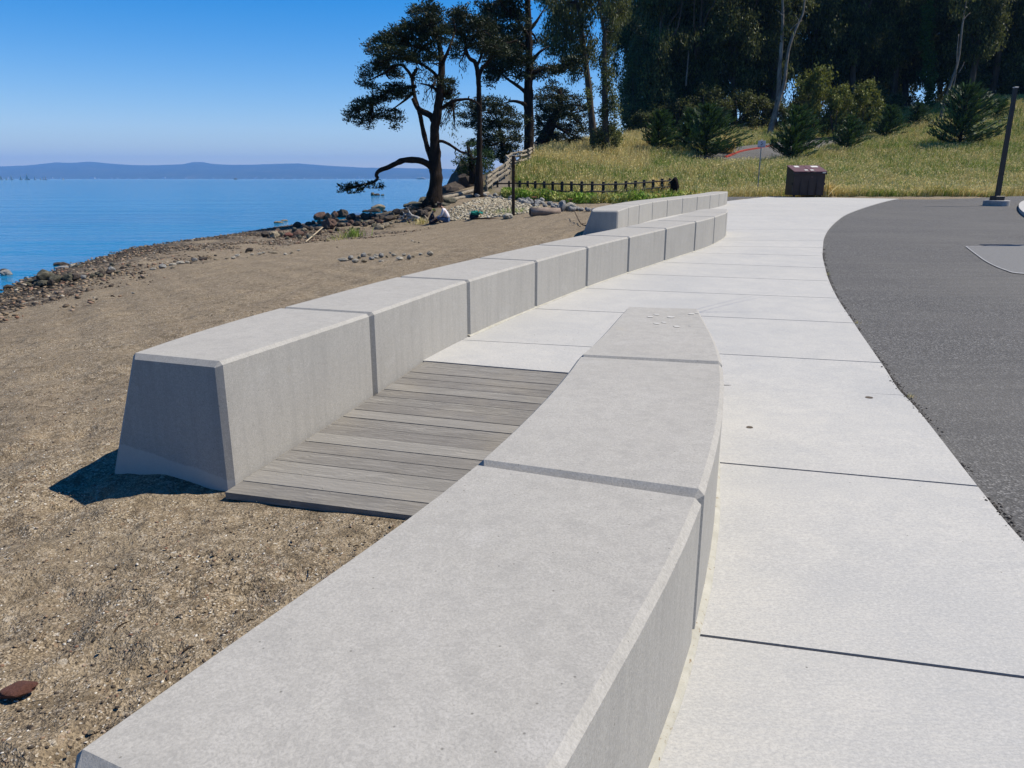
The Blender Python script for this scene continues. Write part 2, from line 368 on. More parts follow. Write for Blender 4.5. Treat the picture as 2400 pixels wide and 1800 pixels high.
# ------------------------------------------------------------------ terrain
ZWAT = -1.2
def cp(px, py, Y): return atY(px, py, Y)
CT = [(-1.9, 3.4, -.20), (-1.0, 2.3, -.20), (-3, 1, -.27), (-4, 4, -.33), (-1.0, .4, -.2), (-2, -3, -.25), (-1, -8, -.2), (-8, -4, -.95), (-9, -12, -1.0),
      (-1.3, 6.3, -.14), (-.3, 8.6, -.09), (.4, 10, -.03), (1.2, 12.5, .06), (1.4, 16, .17), (2.3, 19, .20), (3.2, 22, .24), (4.6, 26, .27), (6.4, 30.5, .33),
      (2, 2, 0), (3, 8, 0), (7, 14, .18), (14, 20, .24), (20, 30, .33), (10, 5, 0), (30, 10, .1), (10, -10, 0), (40, 30, .35), (25, 42, .44), (14, 41, .43)]
SHORE = [(-60, 722), (0, 683), (60, 655), (130, 632), (210, 610), (300, 583), (450, 560), (590, 541), (700, 526), (780, 515), (840, 508), (900, 503)]
SH = [atZ(x, y, ZWAT) for x, y in SHORE]
for p in SH: CT += [tuple(p)]
for i, p in enumerate(SH):
    CT += [(p[0] - 4, p[1] + .5, -1.75), (p[0] - 22, p[1] + 2, -4.5)]
CT += [(-11, 8, -1.2), (-15, 8, -1.75), (-10.6, 0, -1.2), (-14.6, 0, -1.75), (-34, 0, -4.5)]
for a in [(1950, 462.5, 41.2), (2120, 465.5, 39.3), (2280, 463, 40.5), (1030, 520, 36.7), (1203, 505, 34), (1330, 545, 20), (1100, 522, 34), (1000, 552, 27.5), (960, 528, 37), (1090, 480, 40), (1240, 470, 43), (1015, 480, 40),
          (1150, 449, 47), (1120, 412, 55), (1035, 455, 50), (1150, 440, 50), (1170, 395, 60), (1210, 375, 67), (1270, 352, 77), (1400, 340, 77), (1500, 322, 80),
          (1300, 466, 43), (1400, 463, 45), (1600, 462, 45.5), (1850, 459, 44), (2400, 457, 45.5), (1500, 425, 52), (1400, 392, 60), (1700, 400, 55), (1700, 352, 68),
          (1740, 370, 66), (1800, 355, 69), (1860, 346, 73), (1900, 338, 76), (1980, 327, 82), (1900, 400, 56), (2100, 400, 58), (2100, 330, 75), (2250, 300, 80), (2390, 232, 95), (2390, 300, 76), (2390, 400, 56),
          (2100, 268, 95), (1900, 288, 95), (1700, 300, 95), (1550, 312, 94), (2250, 240, 96), (1450, 335, 88), (1330, 348, 84)]:
    CT.append(tuple(cp(*a)))
CT += [(-6.5, 47, -.7), (-8.5, 50, -1.6), (-11, 60, -3), (-7.5, 58, -1.9), (-6.5, 70, -1.6), (-4, 78, -1.2), (-1, 90, -.9), (-20, 90, -5), (-3.8, 56, -.2), (-2.6, 62, 1.2), (.5, 80, 3.0), (8, 105, 3.0),
       (20, 120, 4.5), (45, 125, 6), (80, 130, 9), (110, 90, 13), (100, 50, 4), (90, 20, 1), (60, 160, 4), (0, 130, -2), (-40, 160, -5), (75, 75, 10), (60, 46, .8), (62, 60, 4.0)]
CT = np.array(CT)
def _phi(d2): return .5 * d2 * np.log(d2 + 1e-9)
_n = len(CT); _A = np.zeros((_n + 3, _n + 3)); _sc = 20.0
_P = CT[:, :2] / _sc
_A[:_n, :_n] = _phi(((_P[:, None] - _P[None]) ** 2).sum(-1)) + np.eye(_n) * 2e-3
_A[:_n, _n] = 1; _A[:_n, _n + 1:] = _P; _A[_n:, :_n] = _A[:_n, _n:].T
_W = np.linalg.solve(_A, np.concatenate([CT[:, 2], [0, 0, 0]]))
def T(x, y):
    x = np.atleast_1d(np.asarray(x, float)); y = np.atleast_1d(np.asarray(y, float)); sh = x.shape
    q = np.stack([x.ravel(), y.ravel()], 1) / _sc; out = np.empty(len(q))
    for i in range(0, len(q), 20000):
        c = q[i:i + 20000]; d = ((c[:, None] - _P[None]) ** 2).sum(-1)
        out[i:i + 20000] = _phi(d) @ _W[:_n] + _W[_n] + c @ _W[_n + 1:]
    return np.clip(out, -6, 22).reshape(sh)
def Tz(x, y): return float(T(x, y)[0])
def hit_t(px, py, y0=2.0, y1=140.0):
    r = ray(px, py); Y = np.exp(np.linspace(math.log(y0), math.log(y1), 3000)); x = r[0] / r[1] * Y; z = CAM_H + r[2] / r[1] * Y
    k = int(np.argmax(z < T(x, Y)))
    if k == 0: k = len(Y) - 1
    return np.array([x[k], Y[k], Tz(x[k], Y[k])])
def hnoise(x, y, wl, seed, n=14):
    g = np.random.default_rng(seed); o = np.zeros_like(x)
    for i in range(n):
        a = g.uniform(0, 2 * PI); k = 2 * PI / (wl * g.uniform(.6, 1.7)); o = o + np.sin((x * math.cos(a) + y * math.sin(a)) * k + g.uniform(0, 6.28))
    return o / math.sqrt(n)
# wall line positions (front edge, top) read off the photo and set on the paved level
LW = [(511, 862), (871, 742), (1097.3, 663.3), (1256.8, 616.5), (1376.8, 583.5), (1474.5, 559), (1561, 538.8), (1631, 522.5), (1675.4, 511), (1702.7, 500.5), (1706, 492.5)]
FW = [(1448.6, 497), (1473.5, 488), (1498.6, 482), (1530, 475.5), (1564.8, 470.5), (1600.5, 466), (1634.8, 462.1), (1665, 458.4), (1686, 455.2), (1700, 452.5), (1706, 450.2)]
L2 = [hit_p(x, y, .475, zw)[:2] for x, y in LW]
F2 = [hit_p(x, y, .475, zw)[:2] for x, y in FW]
N2 = [np.array(p) for p in ((-.07, .67), (.56, 2.02), (1.055, 3.63), (1.33, 5.28))]
# pavement edges in plan
RC = [(1.55, -6), (1.66, -2), (1.72, .6), (1.84, 1.8), (2.02, 2.67), (2.19, 3.27), (2.56, 4.5), (2.69, 5.01), (2.92, 5.72), (3.47, 7.49), (3.85, 8.74), (4.36, 10.28), (4.77, 11.43), (5.25, 12.74), (5.79, 14.08),
      (6.5, 15.8), (7.49, 18.01), (8.77, 20.7), (10.57, 24.27), (12.39, 27.49), (14.77, 31.46), (17.1, 35.2), (19.3, 38.5), (23, 43.2)]
RC = np.array(spline(RC, 6))
NC = [(-3.0, -5.0), (-.36, .82), (.26, 2.15), (.74, 3.72), (1.1, 5.1), (1.22, 5.7)]
LC = [(-1.1, 5.95), (-.72, 6.95), (-.03, 8.5), (.66, 9.92), (1.38, 11.15), (1.75, 12.2), (1.95, 16.2), (2.5, 18.6), (3.05, 20.1), (4.42, 23.5), (6.1, 26.8), (7.8, 30.3), (9.1, 33.4), (9.8, 35.2), (10.2, 36.0), (11.6, 38.2), (13.6, 41.4), (16.8, 45.5)]
def lbx(y):
    y = np.asarray(y, float); n = np.array(NC); l = np.array(LC)
    return np.where(y < 5.5, np.interp(y, n[:, 1], n[:, 0]), np.interp(y, l[:, 1], l[:, 0]))
def edge_far(x): return np.interp(x, [-5, 9, 15.3, 17.3, 19, 21, 23.6, 26.5, 29.3, 60], [41.8, 42.3, 42.6, 40.4, 38.6, 38.3, 39.8, 42, 44.1, 46.5])
def relief(x, y):                          # soft humps, ripples and trodden hollows in the sand
    R = np.hypot(x, y); z = hnoise(x, y, .9, 3) * .018 + hnoise(x, y, .35, 5) * .012 * np.exp(-R / 14) + hnoise(x, y, 4, 9) * .02 * np.clip(R / 10, 0, 1) + hnoise(x, y, .2, 61) * hnoise(x, y, 1.3, 62) * .006 * np.exp(-R / 9)
    k = np.nonzero((R < 19) & (x < 2)); xx, yy = x[k], y[k]; d = np.zeros_like(xx); g = np.random.default_rng(17)
    for _ in range(330):
        r = math.exp(g.uniform(math.log(1.3), math.log(18))); a = math.radians(g.uniform(-46, 4)); cx, cy = r * math.sin(a), r * math.cos(a); th = g.normal(.5, .6); L, W_, dp = g.uniform(.11, .17), g.uniform(.05, .08), g.uniform(.008, .022)
        m = np.abs(xx - cx) + np.abs(yy - cy) < .6
        if not m.any(): continue
        u = (xx[m] - cx) * math.cos(th) + (yy[m] - cy) * math.sin(th); v = -(xx[m] - cx) * math.sin(th) + (yy[m] - cy) * math.cos(th); q = np.sqrt((u / L) ** 2 + (v / W_) ** 2)
        d[m] += -dp * np.exp(-q ** 3 * .9) + dp * .45 * np.exp(-((q - 1.45) ** 2) * 7)
    z[k] += d; return z
def build_ground():
    ang = np.concatenate([np.linspace(-180, -48, 110, endpoint=False), np.linspace(-48, 48, 780), np.linspace(48, 180, 110, endpoint=False)[1:]])
    a = np.radians(ang); r = np.exp(np.linspace(math.log(.35), math.log(420), 470)); na, nr = len(a), len(r)
    R, A = np.meshgrid(r, a, indexing='ij'); x = R * np.sin(A); y = R * np.cos(A) + .0
    z = T(x, y)
    sandm = np.clip((z + 1.3) / .2, 0, 1)
    z = z + sandm * relief(x, y)
    inside = (x > lbx(y)) & (y < edge_far(x)) & (x < 62)
    deckm = (y > 2.2) & (y < 6.2) & (x > np.interp(y, L2_y, L2_x) - .15) & (x < lbx(np.minimum(y, 5.4)))
    z = np.where(inside, np.minimum(z, zp(y) - .16), z)
    z = np.where(deckm, np.minimum(z, np.interp(y, [2.2, 3.1, 3.5, 5.6], [-.18, -.188, -.21, -.12]) + hnoise(x, y, .35, 5) * .006 ), z)
    # zones
    hill = np.clip((y - (41.5 + hnoise(x, y, 5, 21) * .5)) / 1.5, 0, 1) * np.clip((x - np.interp(y, [41, 44, 47, 50, 60, 80, 100], [.3, -.5, -2.2, -2.6, -3, -2, 0])) / 1.5, 0, 1)
    hill = np.maximum(hill, np.clip((y - 42) / 1, 0, 1) * (x > 6)); far = (y > 100); hill = np.where(far & (z > -.5), 1, hill)
    ye = hnoise(x, y, 2.2, 31) * .10
    stony = np.clip((-.86 + ye - z) / .12, 0, 1) * np.clip((R - 8) / 6, 0, 1)
    cob = ((x + 1.1) / 3.4) ** 2 + ((y - 39.2) / 3.6) ** 2 < 1
    wet = np.clip((-1.02 + ye * .4 - z) / .10, 0, 1)
    bank = np.exp(-(((x + 5.2) / 2.0) ** 2 + ((y - 42) / 4.5) ** 2)); wet = np.maximum(wet, np.clip(bank * 1.6 - .3, 0, .8))  # bank by the cypress foot is darkened through the same mask
    tr = np.zeros_like(x)
    tx = np.array([q[0] for q in TRAIL]); ty = np.array([q[1] for q in TRAIL])
    tr = np.clip(1.6 - np.abs(x - np.interp(y, ty, tx)) / .6, 0, 1) * ((y > ty[0]) & (y < ty[-1]))
    v = np.stack([x, y, z], -1).reshape(-1, 3)
    i = np.arange((nr - 1) * na).reshape(nr - 1, na); j = np.roll(i, -1, 1)
    f = np.stack([i, i + na, j + na, j], -1).reshape(-1, 4)[:, ::-1]
    o = mesh_obj('ground', v, f, M['ground'], None, True, {'grassy': hill.ravel() * (1 - tr.ravel()), 'wet': wet.ravel(), 'stony': stony.ravel(), 'track': tr.ravel()})
    tag(o, kind='structure')
L2_y = [p[1] for p in L2]; L2_x = [p[0] for p in L2]
TRAIL = [hit_t(x, y, 30) for x, y in ((1190, 452), (1180, 436), (1170, 420), (1172, 405), (1182, 392), (1200, 380), (1222, 368), (1246, 356))]
TRAIL = sorted(TRAIL, key=lambda q: q[1])
build_ground()
def build_water():
    v = [(-14000, -3000, ZWAT), (9000, -3000, ZWAT), (9000, 11000, ZWAT), (-14000, 11000, ZWAT)]
    o = mesh_obj('water', v, [(0, 1, 2, 3)], M['water']); tag(o, kind='structure')
    v = [(-14000, -3000, -7), (9000, -3000, -7), (9000, 14000, -7), (-14000, 14000, -7)]
    o = mesh_obj('sea_bed', v, [(0, 1, 2, 3)], M['ground']); tag(o, kind='structure')
build_water()
def build_hills():
    prof = [(-1500, 398), (-900, 394), (-500, 397), (-200, 393), (0, 390), (60, 388), (135, 380.5), (170, 382), (210, 379), (260, 383), (310, 387), (380, 387), (430, 385), (452, 380), (478, 380), (500, 384), (540, 386), (600, 386), (650, 384), (700, 383),
            (750, 387), (800, 390), (860, 393), (950, 394), (1050, 396), (1200, 400), (1500, 398), (2000, 402), (2700, 400)]
    D0, D1 = 10500.0, 13200.0; nx, ny = 700, 26
    t = NT('far_hill', 1, .0); w = t.coord('world')
    c = t.ramp(t.noise(w, .004, 6, .65), [(.35, (.035, .05, .03)), (.55, (.06, .075, .04)), (.72, (.13, .12, .075))])
    c = t.mix(t.ramp(t.voro(w, .022, 'Distance'), [(.05, .8), (.14, 0.0)]), c, (.28, .27, .25)); t.color(c)
    px = np.linspace(-1500, 2700, nx); pp = np.array(prof)
    top = np.array([atY(a, b, D1)[2] for a, b in zip(px, np.interp(px, pp[:, 0], pp[:, 1]))]); X1 = np.array([atY(a, 400, D1)[0] for a in px])
    top = top + np.array([mnoise.fractal(Vector((a * .02, 3.1, 0)), 1.0, 2.0, 5) for a in px]) * 5
    V = []
    for j in range(ny):
        s = j / (ny - 1); Y = D0 + (D1 - D0) * s
        for i in range(nx):
            X = X1[i] * (.86 + .14 * s)
            h = top[i] * (s ** .8) * (1 + .28 * (1 - s) * mnoise.fractal(Vector((X * .0011, Y * .0013, 1.7)), 1.0, 2.0, 5))
            V.append((X, Y, ZWAT - .5 + (h + 2) if j else ZWAT - 2))
    for i in range(nx): V.append((X1[i] * 1.05, D1 + 1500, -5))
    f = [(j * nx + i, j * nx + i + 1, (j + 1) * nx + i + 1, (j + 1) * nx + i) for j in range(ny) for i in range(nx - 1)]
    o = mesh_obj('distant_hills', V, f, t.m, None, True); tag(o, kind='structure')
build_hills()
def build_haze():
    m = bpy.data.materials.new('haze'); m.use_nodes = True; nt = m.node_tree; nt.nodes.clear()
    out = nt.nodes.new('ShaderNodeOutputMaterial'); pv = nt.nodes.new('ShaderNodeVolumePrincipled')
    pv.inputs['Density'].default_value = HAZE_D; pv.inputs['Density Attribute'].default_value = ''
    pv.inputs['Color'].default_value = HAZE_C; pv.inputs['Anisotropy'].default_value = .0
    nt.links.new(pv.outputs[0], out.inputs['Volume'])
    mb = MB(); mb.box((-2500, 5750, 196), (24000, 18500, 408)); o = mb.build('haze', m); tag(o, kind='stuff')
HAZE_D = 9e-5; HAZE_C = (.20, .48, 1.0, 1)
build_haze()
# ------------------------------------------------------------------ paved path
def cross(P, Q, C):
    # where the line P-Q meets polyline C
    P, Q = np.array(P[:2]), np.array(Q[:2]); d = Q - P; n = np.array([-d[1], d[0]]); best = None
    C = np.array(C); s = (C - P) @ n
    for i in range(len(C) - 1):
        if s[i] * s[i + 1] <= 0 and s[i] != s[i + 1]:
            k = s[i] / (s[i] - s[i + 1]); pt = C[i] + (C[i + 1] - C[i]) * k
            dd = min(np.hypot(*(pt - P)), np.hypot(*(pt - Q)))
            if best is None or dd < best[0]: best = (dd, i + k, pt)
    if best is None: raise ValueError("no crossing %s %s" % (P, Q))
    return best[1], best[2]
def along(C, a, b, n):
    C = np.array(C); t = np.linspace(a, b, n); i = np.clip(t.astype(int), 0, len(C) - 2); f = (t - i)[:, None]
    return C[i] * (1 - f) + C[i + 1] * f
def build_pavement():
    K = [((1658, 1492), (2400, 1589)), ((1703, 1086), (2287, 1139)), ((1708, 902), (2110, 926)), ((1698, 830), (2067, 850)), ((1266, 724), (2003, 757)), ((1386, 676), (1966, 699)),
         ((1475.7, 642), (1941, 658.5)), ((1573.5, 615), (1932.5, 627.7)), ((1644, 593), (1928, 600)), ((1700, 577.5), (1928, 580)), ((1706, 563), (1932, 564)), ((1709, 538), (1942, 538.5)), ((1720, 520), (1958, 520.5)),
         ((1720, 505), (1976, 506)), ((1715, 493.5), (2004, 494.5)), ((1712, 479.5), (2040, 481)), ((1740, 470), (2070, 472))]
    lines = [(hit_p(*a), hit_p(*b)) for a, b in K]
    lines = [((-2.2, -3.0, 0), (1.6, -3.4, 0)), ((-.9, -.75, 0), (1.66, -1.15, 0)), ((0, .35, 0), (1.7, .0, 0))][:2] + lines
    A = []
    NCs, LCs = np.array(NC), np.array(LC)
    for i, (p, q) in enumerate(lines):
        near = q[1] < 5.3 and p[1] < 5.3
        li, lp = cross(p, q, NCs if near else LCs); ri, rp = cross(p, q, RC)
        A.append((li, lp, ri, rp, near))
    li, lp = cross((14.2, 42.3), (19.6, 38.6), LCs); ri, rp = cross((14.2, 42.3), (19.6, 38.6), RC); A.append((li, lp, ri, rp, False))
    TOP = MB(); BASE = MB()
    for k in range(len(A) - 1):
        a, b = A[k], A[k + 1]; nu, nv = 22, 8
        g = .008
        if a[4] and not b[4]:
            # slab that closes the head of the boardwalk: its near edge is stepped under the bench
            lo = np.array([(-1.1, 5.93), (-.64, 5.80), (-.1, 5.61), (.46, 5.42), (1.0, 5.30)] + [tuple(a[3] * t + np.array((1.3, 5.12)) * (1 - t)) for t in np.linspace(0, 1, 7)])
            d = np.linspace(0, len(lo) - 1, nu); ii = np.clip(d.astype(int), 0, len(lo) - 2); near = lo[ii] * (1 - (d - ii))[:, None] + lo[ii + 1] * (d - ii)[:, None]
            lft = along(LCs, 0, b[0], nv)
        else:
            near = a[1][None] + (a[3] - a[1])[None] * np.linspace(0, 1, nu)[:, None]
            lft = along(NCs if b[4] else LCs, a[0], b[0], nv)
        far = b[1][None] + (b[3] - b[1])[None] * np.linspace(0, 1, nu)[:, None]; rgt = along(RC, a[2], b[2], nv)
        def grid(g0):
            L = np.hypot(*(far[nu // 2] - near[nu // 2])); e = g0 / L; out = []
            for v in np.linspace(e, 1 - e, nv):
                fi = v * (nv - 1); i0 = min(int(fi), nv - 2); fr = fi - i0
                l = lft[i0] * (1 - fr) + lft[i0 + 1] * fr; r = rgt[i0] * (1 - fr) + rgt[i0 + 1] * fr
                for u in range(nu):
                    uu = u / (nu - 1); p = near[u] * (1 - v) + far[u] * v
                    lc = near[0] * (1 - v) + far[0] * v; rc = near[-1] * (1 - v) + far[-1] * v
                    out.append(p + (l - lc) * (1 - uu) + (r - rc) * uu)
            return out
        for mb, g0, dz in ((TOP, g, 0), (BASE, -.0, -.014)):
            P = grid(g0); V = [(p[0], p[1], float(zp(p[1])) + dz) for p in P]
            F = [(j * nu + i, j * nu + i + 1, (j + 1) * nu + i + 1, (j + 1) * nu + i) for j in range(nv - 1) for i in range(nu - 1)]
            if mb is TOP:
                n0 = len(V); ring = [i for i in range(nu)] + [j * nu + nu - 1 for j in range(1, nv)] + [(nv - 1) * nu + i for i in range(nu - 2, -1, -1)] + [j * nu for j in range(nv - 2, 0, -1)]
                V += [(V[i][0], V[i][1], V[i][2] - (.05)) for i in ring]; m = len(ring)
                F += [(ring[i], n0 + i, n0 + (i + 1) % m, ring[(i + 1) % m]) for i in range(m)]
            mb.add(V, F)
    o = TOP.build('pavement', M['pave']); tag(o, kind='structure')
    j = BASE.build('joint_filler', M['joint'], o)
    for px, py, r in ((2037, 932, .024), (1757, 1002, .019)):      # round plugs set in the slabs
        c = hit_p(px, py); mb = MB(); n = 20
        mb.add([(c[0] + r * math.cos(2 * PI * i / n), c[1] + r * math.sin(2 * PI * i / n), c[2] + .0025) for i in range(n)], [tuple(range(n))])
        mb.build('marker_disc', M['joint'], o)
build_pavement()
def build_asphalt():
    ys = np.concatenate([np.linspace(-14, 3, 18), np.linspace(3.2, 46, 180)]); V = []; nx = 120
    for y in ys:
        x0 = float(lbx(y)) + (.35 if y < 5.5 else .5)
        if y > 35.2: x0 = 9.2
        for i in range(nx):
            s = i / (nx - 1); x = x0 + (62 - x0) * s ** 1.6
            yy = min(y, float(edge_far(x)) + .12 * math.sin(x * 2.3) + .08 * math.sin(x * 7.1)); V.append((x, yy, float(zp(yy)) - .022))
    f = [(j * nx + i, j * nx + i + 1, (j + 1) * nx + i + 1, (j + 1) * nx + i) for j in range(len(ys) - 1) for i in range(nx - 1)]
    o = mesh_obj('asphalt_lot', V, f, M['asphalt']); tag(o, kind='structure')
    # lighter weathered patch with a pale outline, and the corner of the far paved island
    P = [hit_p(x, y, -.014)[:2] for x, y in ((2262, 577), (2300, 577), (2400, 574), (2520, 570), (2560, 640), (2400, 642), (2352, 632), (2312, 614), (2285, 595))]
    z = lambda q, d: (q[0], q[1], float(zp(q[1])) - .022 + d)
    c = sum(np.array(p) for p in P) / len(P); Pd = spline([*P, P[0]], 5)[:-1]
    def shr(p, k): return np.array(p) + (c - np.array(p)) * k
    rings = [[z(shr(p, .035 * 1), .006) for p in Pd]]
    mb = MB(); n = len(Pd); V = [z(c, .006)]
    R_ = [[z(shr(p, k), .006) for p in Pd] for k in (.04, .3, .6)]
    for r in R_: V += r
    F = []
    for q in range(2): F += [(1 + q * n + i, 1 + q * n + (i + 1) % n, 1 + (q + 1) * n + (i + 1) % n, 1 + (q + 1) * n + i) for i in range(n)]
    F += [(0, 1 + 2 * n + i, 1 + 2 * n + (i + 1) % n) for i in range(n)]; mb.add(V, F); mb.build('weathered_patch', M['patch'], o)
    mb = MB(); V = [z(shr(p, 0), .011) for p in Pd] + [z(shr(p, .045), .011) for p in Pd]
    mb.add(V, [(i, (i + 1) % n, n + (i + 1) % n, n + i) for i in range(n)]); mb.build('painted_outline', M['patch_line'], o)
    P = [hit_p(x, y, .1)[:2] for x, y in ((2430, 466), (2405, 468), (2391, 474), (2388, 483), (2394, 492), (2410, 502), (2450, 515))]
    P = spline(P, 5); P = [np.array(p) for p in P] + [np.array(P[-1]) + (9, -1), np.array(P[0]) + (9, 1)]
    n = len(P); V = [(p[0], p[1], float(zp(p[1])) - .03 + h) for h in (0, .12) for p in P]
    mb = MB(); mb.add(V, [(i, (i + 1) % n, n + (i + 1) % n, n + i) for i in range(n)] + [tuple(range(n, 2 * n))]); k = mb.build('kerb_island', M['pave']); tag(k, kind='structure')
build_asphalt()
# ------------------------------------------------------------------ concrete seat walls
def wall_block(front, i, n, w0, w1, end0, end1, mat, depth=.42, taper=None):
    """one precast block between two joints; front = dense list of front-edge points of this block"""
    H, ch, bat, gap = .5, .019, .36, .008
    P = [np.array(p) for p in front]; m = len(P)
    d = np.concatenate([[0], np.cumsum([np.hypot(*(P[k + 1] - P[k])) for k in range(m - 1)])]); L = d[-1]
    def at(s):
        k = int(np.clip(np.searchsorted(d, s) - 1, 0, m - 2)); f = (s - d[k]) / (d[k + 1] - d[k]); return P[k] * (1 - f) + P[k + 1] * f
    def tan(s):
        a, b = at(min(L, s + .12)) , at(max(0, s - .12)); t = a - b; return t / np.hypot(*t)
    che = .028; st = [(gap, 1), (gap + che, 0)] + [(L * q, 0) for q in (.2, .35, .5, .65, .8)] + [(L - gap - che, 0), (L - gap, 1)]
    V = []; F = []
    for s, sh in st:
        p, t = at(s), tan(s); nrm = np.array([t[1], -t[0]]); f = s / L; w = w0 + (w1 - w0) * f
        if taper: w = w0 + (w1 - w0) * (f ** taper if w1 < w0 else 1 - (1 - f) ** taper)
        z0 = float(zw(p[1])); zt = z0 + H; c = che if sh else 0.0; c2 = che * .41 if sh else 0.0; zb = z0 - depth
        prof = [(-c, zb), (-c, zt - ch - c2), (-ch - c2, zt - c), (-w + ch + c2, zt - c), (-w + c, zt - ch - c2), (-w - bat * (H + depth) + c, zb)]
        for x, z in prof: V.append((p[0] + nrm[0] * x, p[1] + nrm[1] * x, z))
    q = 6
    for a in range(len(st) - 1):
        for b in range(q - 1): F.append((a * q + b, a * q + b + 1, (a + 1) * q + b + 1, (a + 1) * q + b))
    e = (len(st) - 1) * q
    F.append(tuple(range(q - 1, -1, -1))); F.append(tuple(e + b for b in range(q)))
    c = np.mean(np.array(V), 0); c[2] = float(zw(c[1]))
    o = mesh_obj('concrete_block', np.array(V) - c, [tuple(reversed(x)) for x in F], mat); o.location = c
    bm = bmesh.new(); bm.from_mesh(o.data); bmesh.ops.recalc_face_normals(bm, faces=bm.faces)
    bm.to_mesh(o.data); bm.free(); return o
ORD = ['first', 'second', 'third', 'fourth', 'fifth', 'sixth', 'seventh', 'eighth', 'ninth', 'tenth']
def build_walls():
    for nm, J, grp in (('L', L2, 'concrete blocks of the long curved seat wall beside the sand'), ('F', F2, 'concrete blocks of the far seat wall'), ('N', N2, 'concrete blocks of the near seat wall')):
        n = len(J) - 1; D = spline(J, 8)
        for i in range(n):
            w0 = w1 = .728; tp = None
            if nm == 'L' and i == 0: w0 = .575; tp = 2.0
            if nm == 'L' and i == n - 1: w1 = .5; tp = 2.0
            if nm == 'F' and i == 0: w0 = .58; tp = 2
            if nm == 'F' and i == n - 1: w1 = .5; tp = 2
            if nm == 'N' and i == n - 1: w1 = .50; tp = 1.1
            o = wall_block(D[i * 8:i * 8 + 9], i, n, w0, w1, i == 0, i == n - 1, M['block_end'] if (nm == 'L' and i == 0) else M['block'], taper=tp)
            if nm == 'L':
                lab = {0: 'nearest grey concrete block with shaded slanted end face standing in the sand beside the boardwalk', 1: 'second grey concrete block along the boardwalk, behind the block with the dark end',
                       n - 1: 'last narrow concrete block closing the far tip of the long seat wall'}.get(i, '%s concrete block of the long curved seat wall counting from its dark near end' % ORD[i])
            elif nm == 'F':
                lab = {0: 'first block of the far seat wall, with a dark slanted end facing the beach', n - 1: 'last small block closing the far seat wall near the dumpster'}.get(i, '%s pale block of the far seat wall counting from its dark end' % ORD[i])
            else:
                lab = ['huge foreground concrete block whose flat top fills the bottom of the photo', 'middle concrete block of the near seat wall beside the boardwalk', 'tapered concrete block with white spots ending the near seat wall'][i]
            tag(o, lab, 'concrete block', grp)
            if nm == 'N' and i == 2:
                for px, py, r in ((1539, 736, .022), (1524, 741.5, .024), (1573, 742, .027), (1539, 757, .022), (1556, 754.5, .02), (1586, 764, .024), (1621, 735, .022), (1634, 733, .016), (1617, 762, .008)):
                    c = atZ(px, py, .505); mb = MB(); k = 11; rr = random.Random(px)
                    mb.add([(c[0] - o.location[0] + r * rr.uniform(.75, 1.1) * math.cos(2 * PI * a / k), c[1] - o.location[1] + r * rr.uniform(.75, 1.1) * math.sin(2 * PI * a / k), .503 + float(zw(5)) - o.location[2]) for a in range(k)], [tuple(range(k))])
                    mb.build('white_spot', M['dropping'], o)
    # cream sealant bead where the near wall meets the slabs, thin rim under the long wall
    for J, wd, zfn, lab, i0 in ((N2, .021, zp, 'cream sealant strip along the foot of the near seat wall', 0), (L2[2:], .014, zp, 'thin cream sealant line along the foot of the long seat wall', 0)):
        D = spline(J, 10); mb = MB(); V = []; F = []
        for k, p in enumerate(D):
            t = D[min(k + 1, len(D) - 1)] - D[max(k - 1, 0)]; t = t / np.hypot(*t); nn = np.array([t[1], -t[0]]); w = wd * (1 + .10 * math.sin(k * 1.7) + .12 * math.sin(k * .6))
            z = float(zfn(p[1])); V += [(p[0] - nn[0] * .02, p[1] - nn[1] * .02, z + .016), (p[0] + nn[0] * w * .6, p[1] + nn[1] * w * .6, z + .012), (p[0] + nn[0] * w, p[1] + nn[1] * w, z + .0005)]
        for k in range(len(D) - 1):
            for b in range(2): F.append((k * 3 + b, (k + 1) * 3 + b, (k + 1) * 3 + b + 1, k * 3 + b + 1))
        mb.add(V, F); o = mb.build('sealant_strip', M['seal'], None, True); tag(o, lab, 'sealant')
build_walls()
